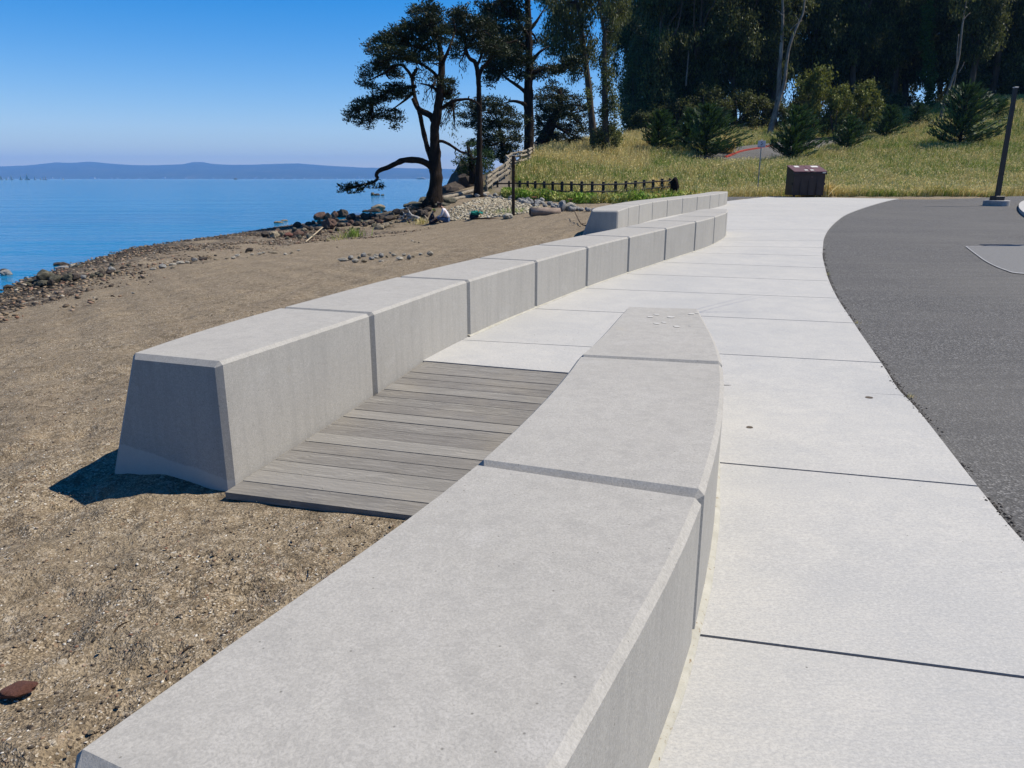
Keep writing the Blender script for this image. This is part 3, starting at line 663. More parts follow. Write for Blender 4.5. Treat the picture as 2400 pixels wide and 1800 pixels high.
# ------------------------------------------------------------------ boardwalk
def build_deck():
    a0, a1 = np.array([-1.413, 3.536]), np.array([-.45, 3.27]); b0, b1 = np.array([-.66, 5.80]), np.array([.46, 5.41])
    ez = np.array([-.165, -.022]); n = 17; org = a0
    ang = math.atan2(*(a1 - a0)[::-1]); root = empty('boardwalk', (org[0], org[1], 0), ang)
    tag(root, 'short weathered grey timber boardwalk ramping down to the sand between the seat walls', 'boardwalk')
    ca, sa = math.cos(-ang), math.sin(-ang)
    def loc(p, z): x, y = p[0] - org[0], p[1] - org[1]; return (x * ca - y * sa, x * sa + y * ca, z)
    D = np.array([L2[0] * 1.4 - L2[1] * .4] + spline(L2, 8)); mb = MB(); rr = random.Random(4)
    for k in range(n):
        t0, t1 = (k + .025) / n, (k + .975) / n; V = []
        for t in (t0, t1):
            base = a0 + (b0 - a0) * t; dr = (a1 - a0) * (1 - t) + (b1 - b0) * t; dr = dr / np.hypot(*dr)
            xi = cross(base - dr * .3, base + dr * .3, D) if True else None
            st = xi[1] + dr * (.022 + .006 * rr.random()); en = st + dr * 1.75
            z = ez[0] + (ez[1] - ez[0]) * t + rr.uniform(-.0015, .0015)
            V += [(st, z), (en, z)]
        ss = 14; vs = []
        for h in (0, -.036):
            for u in range(ss + 1):
                for q in (0, 1):
                    p = V[q * 2][0] * (1 - u / ss) + V[q * 2 + 1][0] * (u / ss); vs.append(loc(p, V[q * 2][1] + h))
        m = (ss + 1) * 2; F = []
        for u in range(ss):
            i = u * 2; F += [(i, i + 2, i + 3, i + 1), (m + i, m + i + 1, m + i + 3, m + i + 2), (i, m + i, m + i + 2, i + 2), (i + 1, i + 3, m + i + 3, m + i + 1)]
        F += [(0, 1, m + 1, m), (m - 2, 2 * m - 2, 2 * m - 1, m - 1)]; mb.add(vs, F)
    mb.build('deck_boards', M['deck'], root)
    mb = MB()
    for u in (.12, .5, 1.0, 1.5):            # joists under the boards
        vs = []
        for t in (.02, .99):
            base = a0 + (b0 - a0) * t; dr = (a1 - a0) * (1 - t) + (b1 - b0) * t; dr = dr / np.hypot(*dr); z = ez[0] + (ez[1] - ez[0]) * t
            for du in (0, .045):
                for h in (-.038, -.13): vs.append(loc(base + dr * (u + du), z + h))
        mb.add(vs, [(0, 1, 3, 2), (4, 6, 7, 5), (0, 2, 6, 4), (1, 5, 7, 3), (0, 4, 5, 1), (2, 3, 7, 6)])
    mb.build('joist', M['twig'], root)
build_deck()
# ------------------------------------------------------------------ foliage
def cards(cent, dirs, length, width, tint, rg, droop=0.0):
    """diamond leaf sprays: centres, growth directions, size -> verts, faces, tint"""
    n = len(cent); d = dirs / (np.linalg.norm(dirs, axis=1, keepdims=True) + 1e-9)
    r = rg.normal(size=(n, 3)); s = np.cross(d, r); s /= (np.linalg.norm(s, axis=1, keepdims=True) + 1e-9); nn = np.cross(d, s)
    L = (length * rg.uniform(.6, 1.35, n))[:, None]; W = (width * rg.uniform(.6, 1.3, n))[:, None]
    a = cent - d * L * .5; b = cent + s * W * .5 + nn * W * .12; c = cent + d * L * .5; e = cent - s * W * .5 + nn * W * .12
    v = np.stack([a, b, c, e], 1).reshape(-1, 3); f = np.arange(n * 4).reshape(n, 4)
    return v, f, np.repeat(tint, 4)
def blob_leaves(blobs, dens, length, width, rg, mode='pad', clump=.28, per=22):
    """blobs: (x,y,z, rx,ry,rz); leaves gathered in clumps through each ellipsoid's outer shell"""
    C, D, TT = [], [], []
    for (x, y, z, rx, ry, rz) in blobs:
        vol = (rx * ry + ry * rz + rx * rz) / 3 * 4 * PI
        nc = max(3, int(vol * dens / per)); u = rg.normal(size=(nc, 3)); u /= np.linalg.norm(u, axis=1, keepdims=True)
        rad = rg.uniform(.15, 1, nc) ** .45; cc = u * rad[:, None] * np.array([rx, ry, rz]) + np.array([x, y, z])
        k = rg.integers(int(per * .5), int(per * 1.5), nc); idx = np.repeat(np.arange(nc), k); m = len(idx)
        off = rg.normal(size=(m, 3)) * clump * np.array([1, 1, .5 if mode == 'pad' else 1.0])
        p = cc[idx] + off
        out = p - np.array([x, y, z - rz * .3])
        if mode == 'pad': d = out / (np.linalg.norm(out, axis=1, keepdims=True) + 1e-6) * .8 + rg.normal(size=(m, 3)) * .55 + np.array([0, 0, .25])
        elif mode == 'hang': d = rg.normal(size=(m, 3)) * .4 + np.array([0, 0, -1.0])
        else: d = rg.normal(size=(m, 3))
        tc = rg.uniform(0, 1, nc)[idx]; t = np.clip(.55 * tc + .45 * rg.uniform(0, 1, m) - .08, 0, 1)
        C.append(p); D.append(d); TT.append(t)
    C = np.concatenate(C); D = np.concatenate(D); TT = np.concatenate(TT)
    return cards(C, D, length, width, TT, rg)
def limb(mb, pts, r0, r1, seg=8, rough=.25, n=5):
    P = spline(pts, n); m = len(P); mb.tube(P, [r0 + (r1 - r0) * (i / (m - 1)) for i in range(m)], seg, True, rough)
def R1(x, y): return 700 + x / 2.765, y / 2.765          # the close-up of the cypress grove
def px3(pts, Y, dys=None):
    return [atY(*R1(x, y), Y + (dys[i] if dys else 0)) for i, (x, y) in enumerate(pts)]
def pads(L, Y, rg, yj=1.6, flat=1.0):
    out = []; m = 1 / (2.765 * ppm(Y))
    for q in L:
        x, y, rx, ry = q[:4]; dy = q[4] if len(q) > 4 else rg.uniform(-yj, yj)
        c = atY(*R1(x, y), Y + dy); out.append((c[0], c[1], c[2], rx * m, rx * m * .8, ry * m * flat))
    return out
def tree_obj(name, base, label, cat, group, trunk_mb, tmat, leaf, lmat, twig=None):
    root = empty(name, base); tag(root, label, cat, group)
    b = np.array(base)
    o = mesh_obj('trunk', np.array(trunk_mb.v) - b, trunk_mb.f, tmat, root, True)
    v, f, t = leaf; o = mesh_obj('crown', v - b, f, lmat, root, False, {'tint': t})
    return root
def twigs(mb, starts, ends, r=.018):
    for a, b in zip(starts, ends):
        a, b = np.array(a), np.array(b); m = (a + b) / 2 + np.array([0, 0, np.hypot(*(b - a)[:2]) * .12]); mb.tube([a, m, b], [r, r * .7, r * .35], 3, False)
def inner_branches(mb, blobs, hubs, rg, r=.05, per=2):
    hubs = np.array(hubs)
    for (x, y, z, rx, ry, rz) in blobs:
        c = np.array([x, y, z]); h = hubs[np.argmin(((hubs - c) ** 2).sum(1))]
        for k in range(per):
            e = c + rg.uniform(-.6, .6, 3) * np.array([rx, ry, rz]); mid = (h * .5 + e * .5) + np.array([0, 0, -.08 * np.linalg.norm(e - h)]) + rg.normal(size=3) * .12
            mb.tube(spline([h, mid, e], 4), [r * (1 - .8 * i / 8) for i in range(9)], 5, False, .2)
            for q in range(3):
                s = mid * .4 + e * .6; t = e + rg.uniform(-.8, .8, 3) * np.array([rx, ry, rz]); mb.tube([s, (s + t) / 2 + rg.normal(size=3) * .08, t], [r * .35, r * .25, r * .1], 4, False)
TG = 'tall trees by the shore'
def build_grove():
    rg = np.random.default_rng(5)
    # ---- the leaning cypress at the water's edge
    Y = 40.0; base = np.array(hit_t(1015, 481, 30)); base[2] -= .15
    tb = MB(); tr = [(872, 1350), (886, 1240), (890, 1150), (885, 1060), (884, 960), (880, 850), (893, 770), (905, 690), (915, 600), (922, 500), (928, 400), (915, 310), (895, 230), (870, 160), (860, 90)]
    dd = [0, 0, .05, .1, .1, 0, -.1, -.15, -.1, 0, .15, .3, .3, .2, .2]
    P = px3(tr, Y, dd); rr = [.60, .37, .32, .31, .27, .235, .235, .21, .20, .18, .155, .125, .10, .07, .04]
    tb.tube(spline(P, 4), list(np.interp(np.linspace(0, 14, 57), range(15), rr)), 12, True, .3)
    for a in range(7):                      # root flare
        an = a * .9; p0 = P[0] + np.array([math.cos(an) * .3, math.sin(an) * .3, .35]); p1 = P[0] + np.array([math.cos(an) * 1.0, math.sin(an) * .9, -.12]); tb.tube([p0, (p0 + p1) / 2 + np.array([0, 0, -.05]), p1], [.2, .13, .05], 6, True, .3)
    limb(tb, px3([(878, 1090), (858, 1030), (838, 970), (810, 860), (783, 730), (755, 640), (742, 560), (738, 500), (770, 440)], Y, [0, .1, .3, .5, .6, .8, .9, 1, 1.1]), .15, .08)
    limb(tb, px3([(885, 800), (855, 750), (800, 722), (765, 690), (740, 640)], Y, [0, .1, .3, .5, .7]), .19, .1)
    limb(tb, px3([(880, 1110), (845, 1068), (780, 1040), (690, 1038), (640, 1055), (585, 1082), (525, 1105), (502, 1135), (512, 1155), (478, 1182), (400, 1200), (320, 1215)], Y, [0, 0, -.2, -.4, -.5, -.6, -.6, -.6, -.6, -.6, -.7, -.7]), .19, .035, n=4)
    limb(tb, px3([(880, 925), (925, 915), (975, 935), (1020, 965), (1055, 985), (1095, 992)], Y, [0, 0, -.1, -.2, -.2, -.2]), .085, .05)
    tb.tube(px3([(1020, 965), (1012, 990), (1030, 1030)], Y, [-.2] * 3), [.04, .03, .012], 5)
    limb(tb, px3([(905, 720), (945, 690), (1000, 655), (1060, 645), (1110, 645), (1165, 675), (1185, 720)], Y, [0, 0, -.2, -.2, -.3, -.3, -.3]), .1, .035)
    tb.tube(px3([(1105, 645), (1100, 630), (1106, 622)], Y, [-.3] * 3), [.04, .035, .03], 5); tb.tube(px3([(1108, 650), (1112, 680), (1125, 695)], Y, [-.3] * 3), [.03, .02, .01], 4)
    for br in ([(925, 520), (850, 450), (760, 400), (640, 380), (520, 400)], [(925, 400), (840, 330), (700, 290), (560, 290)], [(915, 600), (860, 560), (790, 540)], [(760, 560), (680, 570), (600, 590), (480, 650), (380, 700)],
               [(900, 240), (800, 200), (720, 180)], [(930, 420), (980, 300), (1010, 200), (1000, 120)], [(740, 600), (700, 640), (620, 700)], [(905, 640), (960, 600), (1000, 580)], [(745, 520), (700, 450), (650, 420), (560, 470), (460, 520)]):
        limb(tb, px3(br, Y, [rg.uniform(-.8, .8) * i * .4 for i in range(len(br))]), .09, .03)
    PL = [(820, 40, 85, 34), (770, 78, 60, 26), (880, 80, 60, 30), (830, 110, 80, 26), (790, 165, 120, 45), (700, 195, 100, 42), (880, 170, 90, 50), (620, 235, 110, 40), (540, 275, 95, 40), (470, 315, 55, 28), (740, 270, 130, 50), (840, 270, 110, 60), (930, 230, 70, 60),
          (620, 340, 120, 45), (520, 385, 90, 38), (700, 380, 90, 40), (560, 440, 80, 36), (480, 450, 70, 42), (430, 510, 52, 45), (470, 560, 45, 25), (620, 470, 70, 26), (800, 360, 80, 40), (870, 380, 40, 50), (640, 560, 75, 22), (600, 605, 110, 32), (520, 640, 90, 34), (690, 600, 60, 30), (430, 680, 75, 36),
          (370, 710, 65, 36), (340, 755, 40, 40), (430, 760, 60, 34), (500, 740, 50, 40), (560, 730, 55, 34), (620, 790, 34, 50), (650, 730, 36, 40), (450, 810, 24, 34), (395, 800, 22, 30), (960, 545, 62, 40), (940, 600, 45, 40), (1000, 610, 45, 36), (990, 680, 45, 40), (890, 510, 30, 26)]
    B = pads(PL, Y, rg, 1.3)
    PH = [(850, 620, 55, 90), (800, 500, 60, 60), (970, 760, 45, 60), (1010, 850, 28, 45), (925, 800, 18, 55), (820, 440, 60, 45), (760, 480, 40, 40), (1000, 720, 50, 36), (880, 560, 20, 60)]
    BH = pads(PH, Y, rg, .9)
    low = [(300, 1215, 60, 20, -.7), (380, 1200, 70, 22, -.7), (460, 1200, 50, 22, -.6), (520, 1205, 38, 15, -.6), (270, 1235, 36, 14, -.8), (400, 1240, 34, 26, -.7), (350, 1240, 40, 16, -.7)]
    BL = pads(low, Y, rg, .3)
    hubs = list(px3([(738, 500), (760, 400), (640, 380), (560, 290), (700, 290), (925, 400), (915, 310), (870, 160), (480, 650), (600, 590), (620, 700), (560, 470), (990, 600), (1000, 655), (900, 240), (520, 400), (860, 560)], Y))
    inner_branches(tb, B, hubs, rg, .045, 2); inner_branches(tb, BL, px3([(480, 1182), (400, 1200)], Y, [-.6] * 2), rg, .025, 3); inner_branches(tb, BH, hubs, rg, .03, 4)
    l1 = blob_leaves(B, 300, .135, .055, rg, 'pad', .15, 34); l2 = blob_leaves(BH, 26, .16, .05, rg, 'hang', .14, 12); l3 = blob_leaves(BL, 120, .14, .06, rg, 'pad', .10, 16)
    v = np.concatenate([l1[0], l2[0], l3[0]]); f = np.concatenate([l1[1], l2[1] + len(l1[0]), l3[1] + len(l1[0]) + len(l2[0])]); t = np.concatenate([l1[2], l2[2], l3[2]])
    tree_obj('cypress_tree', base, 'dark cypress at the water edge with a low bent branch reaching over the bay', 'tree', TG, tb, M['bark'], (v, f, t), M['cypress'])
    # ---- slim cypress with a straight bare stem
    Y = 45.0; base = np.array(hit_t(1121, 453, 38)); base[2] -= .3; tb = MB()
    tr = [(1165, 1290), (1168, 1150), (1170, 1000), (1172, 850), (1170, 700), (1168, 600), (1166, 520), (1155, 440), (1140, 400), (1105, 375), (1085, 320), (1075, 240), (1070, 160), (1040, 90)]
    P = px3(tr, Y); tb.tube(spline(P, 4), list(np.interp(np.linspace(0, 13, 53), range(14), [.34, .22, .165, .15, .145, .14, .14, .135, .12, .10, .085, .07, .05, .03])), 10, True, .3)
    limb(tb, px3([(1168, 500), (1190, 440), (1230, 400), (1270, 340), (1340, 290), (1420, 260)], Y, [0, .2, .3, .4, .5, .6]), .12, .04)
    limb(tb, px3([(1155, 430), (1180, 370), (1200, 290), (1180, 200)], Y), .09, .03)
    limb(tb, px3([(1085, 330), (1060, 380), (1040, 420), (1070, 460)], Y), .05, .015)
    limb(tb, px3([(1080, 300), (1130, 250), (1160, 200), (1150, 120)], Y), .07, .02)
    PL = [(1050, 75, 70, 34), (1030, 110, 80, 34), (1110, 130, 90, 40), (1030, 170, 70, 40), (980, 190, 50, 36), (1100, 210, 90, 40), (1180, 160, 90, 40), (1200, 230, 90, 44), (1250, 290, 90, 36), (1160, 300, 80, 34), (1020, 300, 50, 40), (1010, 350, 40, 30), (1080, 260, 60, 30), (1300, 330, 90, 30), (1230, 350, 60, 24), (1320, 260, 70, 34)]
    PH = [(1040, 410, 45, 34), (1070, 440, 30, 24), (1000, 370, 30, 24)]
    B = pads(PL, Y, rg, 1.5); BH = pads(PH, Y, rg, .8); hubs = px3([(1075, 240), (1085, 320), (1230, 400), (1270, 340), (1180, 200), (1150, 120), (1130, 250), (1340, 290)], Y)
    inner_branches(tb, B, hubs, rg, .045, 2); inner_branches(tb, BH, hubs, rg, .02, 3)
    l1 = blob_leaves(B, 240, .15, .06, rg, 'pad', .16, 32); l2 = blob_leaves(BH, 24, .16, .05, rg, 'hang', .14, 12)
    tree_obj('cypress_tree', base, 'slim cypress with a long bare upright stem beside the shore path', 'tree', TG, tb, M['bark'], (np.concatenate([l1[0], l2[0]]), np.concatenate([l1[1], l2[1] + len(l1[0])]), np.concatenate([l1[2], l2[2]])), M['cypress'])
    # ---- broad cypress with the thick trunk above the rail fence
    Y = 60.0; base = np.array(hit_t(1239, 377, 50)); Y = base[1]; base[2] -= .4; tb = MB()
    tr = [(1490, 1080), (1490, 980), (1493, 880), (1492, 780), (1490, 680), (1488, 560), (1494, 450), (1492, 330), (1490, 200), (1487, 100), (1484, 0), (1480, -120), (1470, -260)]
    P = px3(tr, Y); tb.tube(spline(P, 4), list(np.interp(np.linspace(0, 12, 49), range(13), [.55, .40, .36, .36, .36, .33, .30, .27, .25, .23, .2, .15, .08])), 12, True, .3)
    for br in ([(1490, 620), (1455, 585), (1410, 550), (1350, 510), (1310, 470), (1250, 440)], [(1480, 690), (1440, 665), (1380, 655), (1340, 670)], [(1495, 420), (1560, 340), (1620, 300)], [(1495, 480), (1580, 450), (1680, 440), (1760, 400), (1840, 380)],
               [(1490, 330), (1420, 280), (1330, 260)], [(1488, 240), (1440, 170), (1400, 110), (1370, 60)], [(1490, 200), (1540, 140), (1590, 60)], [(1490, 380), (1400, 370), (1320, 400)]):
        limb(tb, px3(br, Y, [0] + [rg.uniform(-1.2, 1.2) for _ in br[1:]]), .17, .04)
    PL = [(1250, 430, 60, 36), (1300, 400, 90, 40), (1260, 490, 55, 36), (1240, 530, 40, 36), (1330, 470, 60, 36), (1390, 420, 80, 40), (1290, 330, 90, 40), (1370, 350, 110, 44), (1450, 400, 70, 50), (1430, 480, 50, 36), (1330, 280, 100, 36), (1420, 300, 90, 44), (1260, 250, 90, 34), (1350, 200, 100, 34),
          (1220, 180, 60, 30), (1280, 140, 80, 32), (1230, 90, 70, 34), (1190, 40, 50, 34), (1290, 50, 80, 40), (1380, 100, 80, 44), (1350, 20, 80, 44), (1440, 60, 50, 50), (1450, 160, 50, 50), (1440, 230, 50, 40), (1550, 470, 70, 36), (1620, 455, 70, 34), (1680, 450, 60, 30), (1740, 420, 70, 36), (1800, 400, 60, 30), (1560, 260, 40, 30),
          (1240, -60, 90, 50), (1340, -80, 100, 60), (1440, -60, 80, 60), (1520, -90, 60, 60)]
    B = pads(PL, Y, rg, 2.0); hubs = px3([(1410, 550), (1310, 470), (1420, 280), (1330, 260), (1440, 170), (1400, 110), (1490, 200), (1680, 440), (1760, 400), (1620, 300), (1590, 60), (1490, 400), (1480, -50), (1320, 400)], Y)
    inner_branches(tb, B, hubs, rg, .07, 2); l1 = blob_leaves(B, 140, .21, .09, rg, 'pad', .24, 32)
    tree_obj('cypress_tree', base, 'broad cypress with the thickest dark trunk rising beside the split rail fence', 'tree', TG, tb, M['bark'], l1, M['cypress'])
    # ---- leaning cypress behind, wide low pads
    Y = 72.0; tb = MB(); tr = [(1550, 975), (1580, 920), (1610, 860), (1640, 790), (1680, 720), (1700, 650), (1690, 580)]; P = px3(tr, Y); base = P[0] - np.array([0, 0, .3])
    tb.tube(spline(P, 4), list(np.linspace(.75, .12, 25)), 9, True, .3)
    for br in ([(1620, 840), (1560, 790), (1540, 720)], [(1650, 770), (1740, 740), (1830, 760)], [(1680, 720), (1760, 680), (1840, 690)], [(1640, 800), (1720, 850), (1800, 880)]): limb(tb, px3(br, Y), .16, .05)
    PL = [(1640, 555, 45, 26), (1610, 590, 60, 26), (1700, 600, 60, 26), (1650, 640, 110, 26), (1560, 640, 50, 26), (1760, 640, 80, 24), (1590, 700, 80, 28), (1690, 690, 90, 28), (1800, 690, 80, 26), (1860, 720, 50, 30), (1550, 760, 50, 26), (1640, 750, 90, 28), (1740, 750, 90, 30), (1830, 780, 60, 36), (1570, 820, 60, 28), (1660, 810, 80, 24), (1560, 870, 50, 22), (1760, 830, 90, 34), (1840, 850, 50, 34), (1740, 900, 100, 26), (1830, 920, 60, 26), (1660, 880, 60, 18)]
    B = pads(PL, Y, rg, 2.2); inner_branches(tb, B, px3([(1610, 860), (1640, 790), (1680, 720), (1690, 620), (1740, 740), (1720, 850)], Y), rg, .08, 2)
    tree_obj('cypress_tree', base, 'low leaning cypress with layered foliage behind the thick trunk', 'tree', TG, tb, M['bark'], blob_leaves(B, 85, .24, .09, rg, 'pad', .25, 30), M['cypress'])
    # ---- low cypresses behind the slim stem
    for (Y, bp, PL, lab, mt) in ((56, (1330, 1010), [(1150, 690, 90, 30), (1240, 660, 110, 34), (1100, 740, 70, 32), (1200, 730, 110, 34), (1300, 700, 90, 36), (1370, 730, 70, 34), (1430, 780, 60, 36), (1100, 800, 60, 30), (1190, 800, 90, 36), (1290, 790, 90, 36), (1380, 820, 70, 30), (1240, 860, 100, 36), (1340, 880, 110, 40), (1400, 900, 60, 30), (1130, 920, 60, 20), (1200, 930, 90, 34), (1290, 950, 110, 36), (1380, 960, 70, 34), (1250, 1000, 100, 28), (1340, 1010, 80, 24)],
                                    'spreading dark cypress filling the gap between the slim stem and the thick trunk', M['cypress']),
                                 (49, (1130, 1140), [(1110, 1000, 70, 26), (1180, 990, 60, 26), (1060, 1040, 40, 26), (1120, 1050, 80, 30), (1200, 1050, 60, 30), (1080, 1100, 60, 26), (1150, 1110, 70, 26), (1220, 1000, 40, 40), (1100, 930, 50, 16), (1230, 1080, 36, 24)],
                                    'low brighter green cypress bush at the foot of the slim stem', M['cypress_green'])):
        tb = MB(); P = px3([bp, (bp[0] - 10, bp[1] - 100), (bp[0] - 40, bp[1] - 220)], Y); base = P[0] - np.array([0, 0, .5]); tb.tube([base] + P, [.3, .25, .18, .08], 8, True, .2)
        B = pads(PL, Y, rg, 1.5); inner_branches(tb, B, P, rg, .05, 2)
        tree_obj('cypress_tree' if mt is M['cypress'] else 'cypress_shrub', base, lab, 'tree' if mt is M['cypress'] else 'shrub', TG if mt is M['cypress'] else None, tb, M['bark'], blob_leaves(B, 130, .18, .07, rg, 'pad', .18, 30), mt)
    # ---- two ivy-clad eucalyptus
    for (Y, tr, r0, PL, PI_, lab) in (
        (68.0, [(1925, 960), (1915, 900), (1898, 760), (1885, 620), (1870, 480), (1852, 360), (1838, 240), (1825, 120), (1800, 0), (1790, -120), (1780, -260)], .40,
         [(1620, 20, 60, 40), (1680, 50, 60, 50), (1740, 60, 60, 50), (1660, 110, 60, 50), (1720, 130, 70, 60), (1790, 120, 50, 60), (1640, 190, 60, 40), (1700, 210, 60, 50), (1620, 260, 70, 34), (1760, 220, 60, 50), (1820, 190, 40, 70), (1880, 60, 50, 80), (1870, 160, 40, 60), (1890, 260, 40, 60), (1850, 330, 60, 50), (1770, 320, 60, 44), (1700, 300, 60, 44), (1640, 330, 50, 36), (1740, 400, 50, 40), (1810, 440, 50, 50), (1900, 370, 40, 50), (1830, 20, 60, 60), (1600, -60, 80, 60), (1720, -60, 90, 60), (1850, -80, 90, 70), (1780, 500, 30, 36)],
         [(1880, 560, 24, 60), (1870, 640, 22, 50)], 'pale trunked eucalyptus with drooping clumps, the left one of the pair by the sky gap'),
        (66.0, [(2000, 960), (1990, 900), (1988, 780), (1985, 640), (1984, 500), (1982, 380), (1982, 280), (1980, 200), (1962, 120), (1950, 40), (1945, -100)], .36,
         [(1960, 20, 40, 60), (2020, 10, 50, 50), (2080, 20, 50, 50), (2100, 60, 36, 50), (2060, 90, 44, 44), (2000, 80, 40, 50), (2040, 150, 40, 40), (2090, 110, 30, 40), (1990, 150, 30, 50), (2030, 210, 30, 40), (2000, 250, 34, 50), (2010, 310, 34, 40), (1960, -60, 80, 60), (2060, -60, 80, 60)],
         [(1990, 360, 36, 50), (1975, 440, 40, 50), (2010, 500, 44, 50), (1985, 580, 40, 50), (2030, 620, 44, 50), (2050, 690, 36, 50), (1990, 720, 50, 50), (2045, 780, 34, 50), (1985, 830, 50, 50), (2050, 880, 44, 50), (1950, 880, 60, 44), (1960, 960, 60, 30), (2040, 940, 40, 40), (1930, 930, 40, 30)], 'ivy-wrapped eucalyptus standing against the sky gap, right of the pale one')):
        tb = MB(); P = px3(tr, Y); base = P[0] - np.array([0, 0, .6]); tb.tube(spline([base] + P, 4), list(np.linspace(r0, .06, len(P) * 4 + 1)), 9, True, .2)
        B = pads(PL, Y, rg, 2.0); hubs = P[4:]; inner_branches(tb, B, hubs, rg, .06, 2)
        l1 = blob_leaves(B, 95, .30, .085, rg, 'hang', .28, 30); BI = pads(PI_, Y, rg, .5); l2 = blob_leaves(BI, 110, .19, .12, rg, 'any', .20, 26)
        v = np.concatenate([l1[0], l2[0]]); f = np.concatenate([l1[1], l2[1] + len(l1[0])]); t = np.concatenate([l1[2], np.clip(l2[2] + .15, 0, 1)])
        tree_obj('eucalyptus_tree', base, lab, 'tree', TG, tb, M['bark_mid'], (v, f, t), M['euc'])
build_grove()
# ------------------------------------------------------------------ eucalyptus wood on the hill: a few trees grown once, then copied
def euc_proto(seed, h, pale, low):
    rg = np.random.default_rng(seed); tb = MB(); lean = rg.uniform(-.06, .10)
    P = [np.array([lean * h * (k / 8) ** 1.2 + rg.normal() * .15 * (k > 0), rg.normal() * .15 * (k > 0), h * k / 8 * .97 - (.6 if k == 0 else 0)]) for k in range(9)]
    tb.tube(spline(P, 4), list(np.linspace(.40, .05, 33)), 9, True, .2); hubs = P[2:]
    for q in range(4):
        k = 2 + q; a = rg.uniform(0, 6.28); s = P[k]; e = s + np.array([math.cos(a) * 2.2, math.sin(a) * 2.2, 4.0]); limb(tb, [s, (s + e) / 2 + np.array([0, 0, .5]), e, e + np.array([math.cos(a) * .5, math.sin(a) * .5, 3])], .17, .04); hubs += [e]
    B = []; nb = 46
    for q in range(nb):
        z = h * (low + (1 - low) * rg.uniform(0, 1) ** .85); wd = 3.4 * (1 - abs((z / h - .62)) * .95); a = rg.uniform(0, 6.28); r = wd * rg.uniform(.1, 1) ** .6
        B.append((lean * z + math.cos(a) * r, math.sin(a) * r, z, rg.uniform(.8, 1.5), rg.uniform(.8, 1.5), rg.uniform(.8, 1.8)))
    inner_branches(tb, B[::2], hubs, rg, .06, 1); v, f, t = blob_leaves(B, 32, .36, .13, rg, 'hang', .36, 26)
    root = empty('eucalyptus_tree'); mesh_obj('trunk', tb.v, tb.f, M['bark_pale'] if pale else M['bark_mid'], root, True); mesh_obj('crown', v, f, M['euc'], root, False, {'tint': t}); return root
def conifer_proto(seed, windswept=.5, wide=.42):
    """young Monterey cypress, one metre tall, long sprays swept to the right"""
    rg = np.random.default_rng(seed); tb = MB(); tb.tube([(0, 0, -.08), (.01, 0, .3), (.0, .01, .65), (.03, 0, .98)], [.03, .024, .014, .004], 6)
    C, D, TT = [], [], []
    for q in range(150):
        z = rg.uniform(0.02, .95); a = rg.uniform(0, 2 * PI); L = wide * (1 - z) ** .8 * rg.uniform(.55, 1.15) + .07
        dx, dy = math.cos(a), math.sin(a); rise = .35 + .5 * z; s = np.array([0, 0, z]); tc = rg.uniform(0, 1)
        e = s + np.array([dx * L + windswept * .16 * L / wide, dy * L, rise * L]); tb.tube([s, (s + e) / 2 - np.array([0, 0, .02]), e], [.006, .004, .0015], 3, False)
        m = int(14 + 55 * L); t = rg.uniform(.15, 1.08, m); p = s[None] * (1 - t[:, None]) + e[None] * t[:, None] + rg.normal(size=(m, 3)) * .016 - np.array([0, 0, .02]) * (t * (1 - t))[:, None]
        d = (e - s)[None] * 1.0 / np.linalg.norm(e - s) + rg.normal(size=(m, 3)) * .22 + np.array([windswept * .3, 0, .25]); C.append(p); D.append(d); TT.append(np.clip(tc * .5 + rg.uniform(0, .45, m) + .1 * t, 0, 1))
    v, f, t = cards(np.concatenate(C), np.concatenate(D), .095, .022, np.concatenate(TT), rg)
    root = empty('young_cypress'); mesh_obj('trunk', tb.v, tb.f, M['bark'], root, True); mesh_obj('crown', v, f, M['cypress_green'], root, False, {'tint': t}); return root
def shrub_proto(seed, mat, h=1.0):
    rg = np.random.default_rng(seed); tb = MB(); B = []
    for q in range(7):
        a = q * .9 + rg.uniform(-.3, .3); e = np.array([math.cos(a) * .28, math.sin(a) * .28, rg.uniform(.5, .85)]); tb.tube([(0, 0, -.05), e * .5, e], [.03, .018, .006], 5)
    for q in range(26):
        a = rg.uniform(0, 6.28); z = rg.uniform(.12, .92); r = .42 * math.sqrt(max(.05, 1 - (z - .4) ** 2 * 2.2)) * rg.uniform(.2, 1); B.append((math.cos(a) * r, math.sin(a) * r, z, .13, .13, .12))
    v, f, t = blob_leaves(B, 900, .062, .03, rg, 'any', .05, 18); root = empty('shrub'); mesh_obj('stems', tb.v, tb.f, M['bark_mid'], root, True); mesh_obj('leaves', v, f, mat, root, False, {'tint': t}); return root
def place(proto, used, p, s, rz, label, cat, group, sz=None):
    o = proto if not used.get(proto.name) else copy_tree(proto)
    used[proto.name] = True
    o.location = p; o.scale = (s, s, sz or s); o.rotation_euler = (0, 0, rz); tag(o, label, cat, group); return o
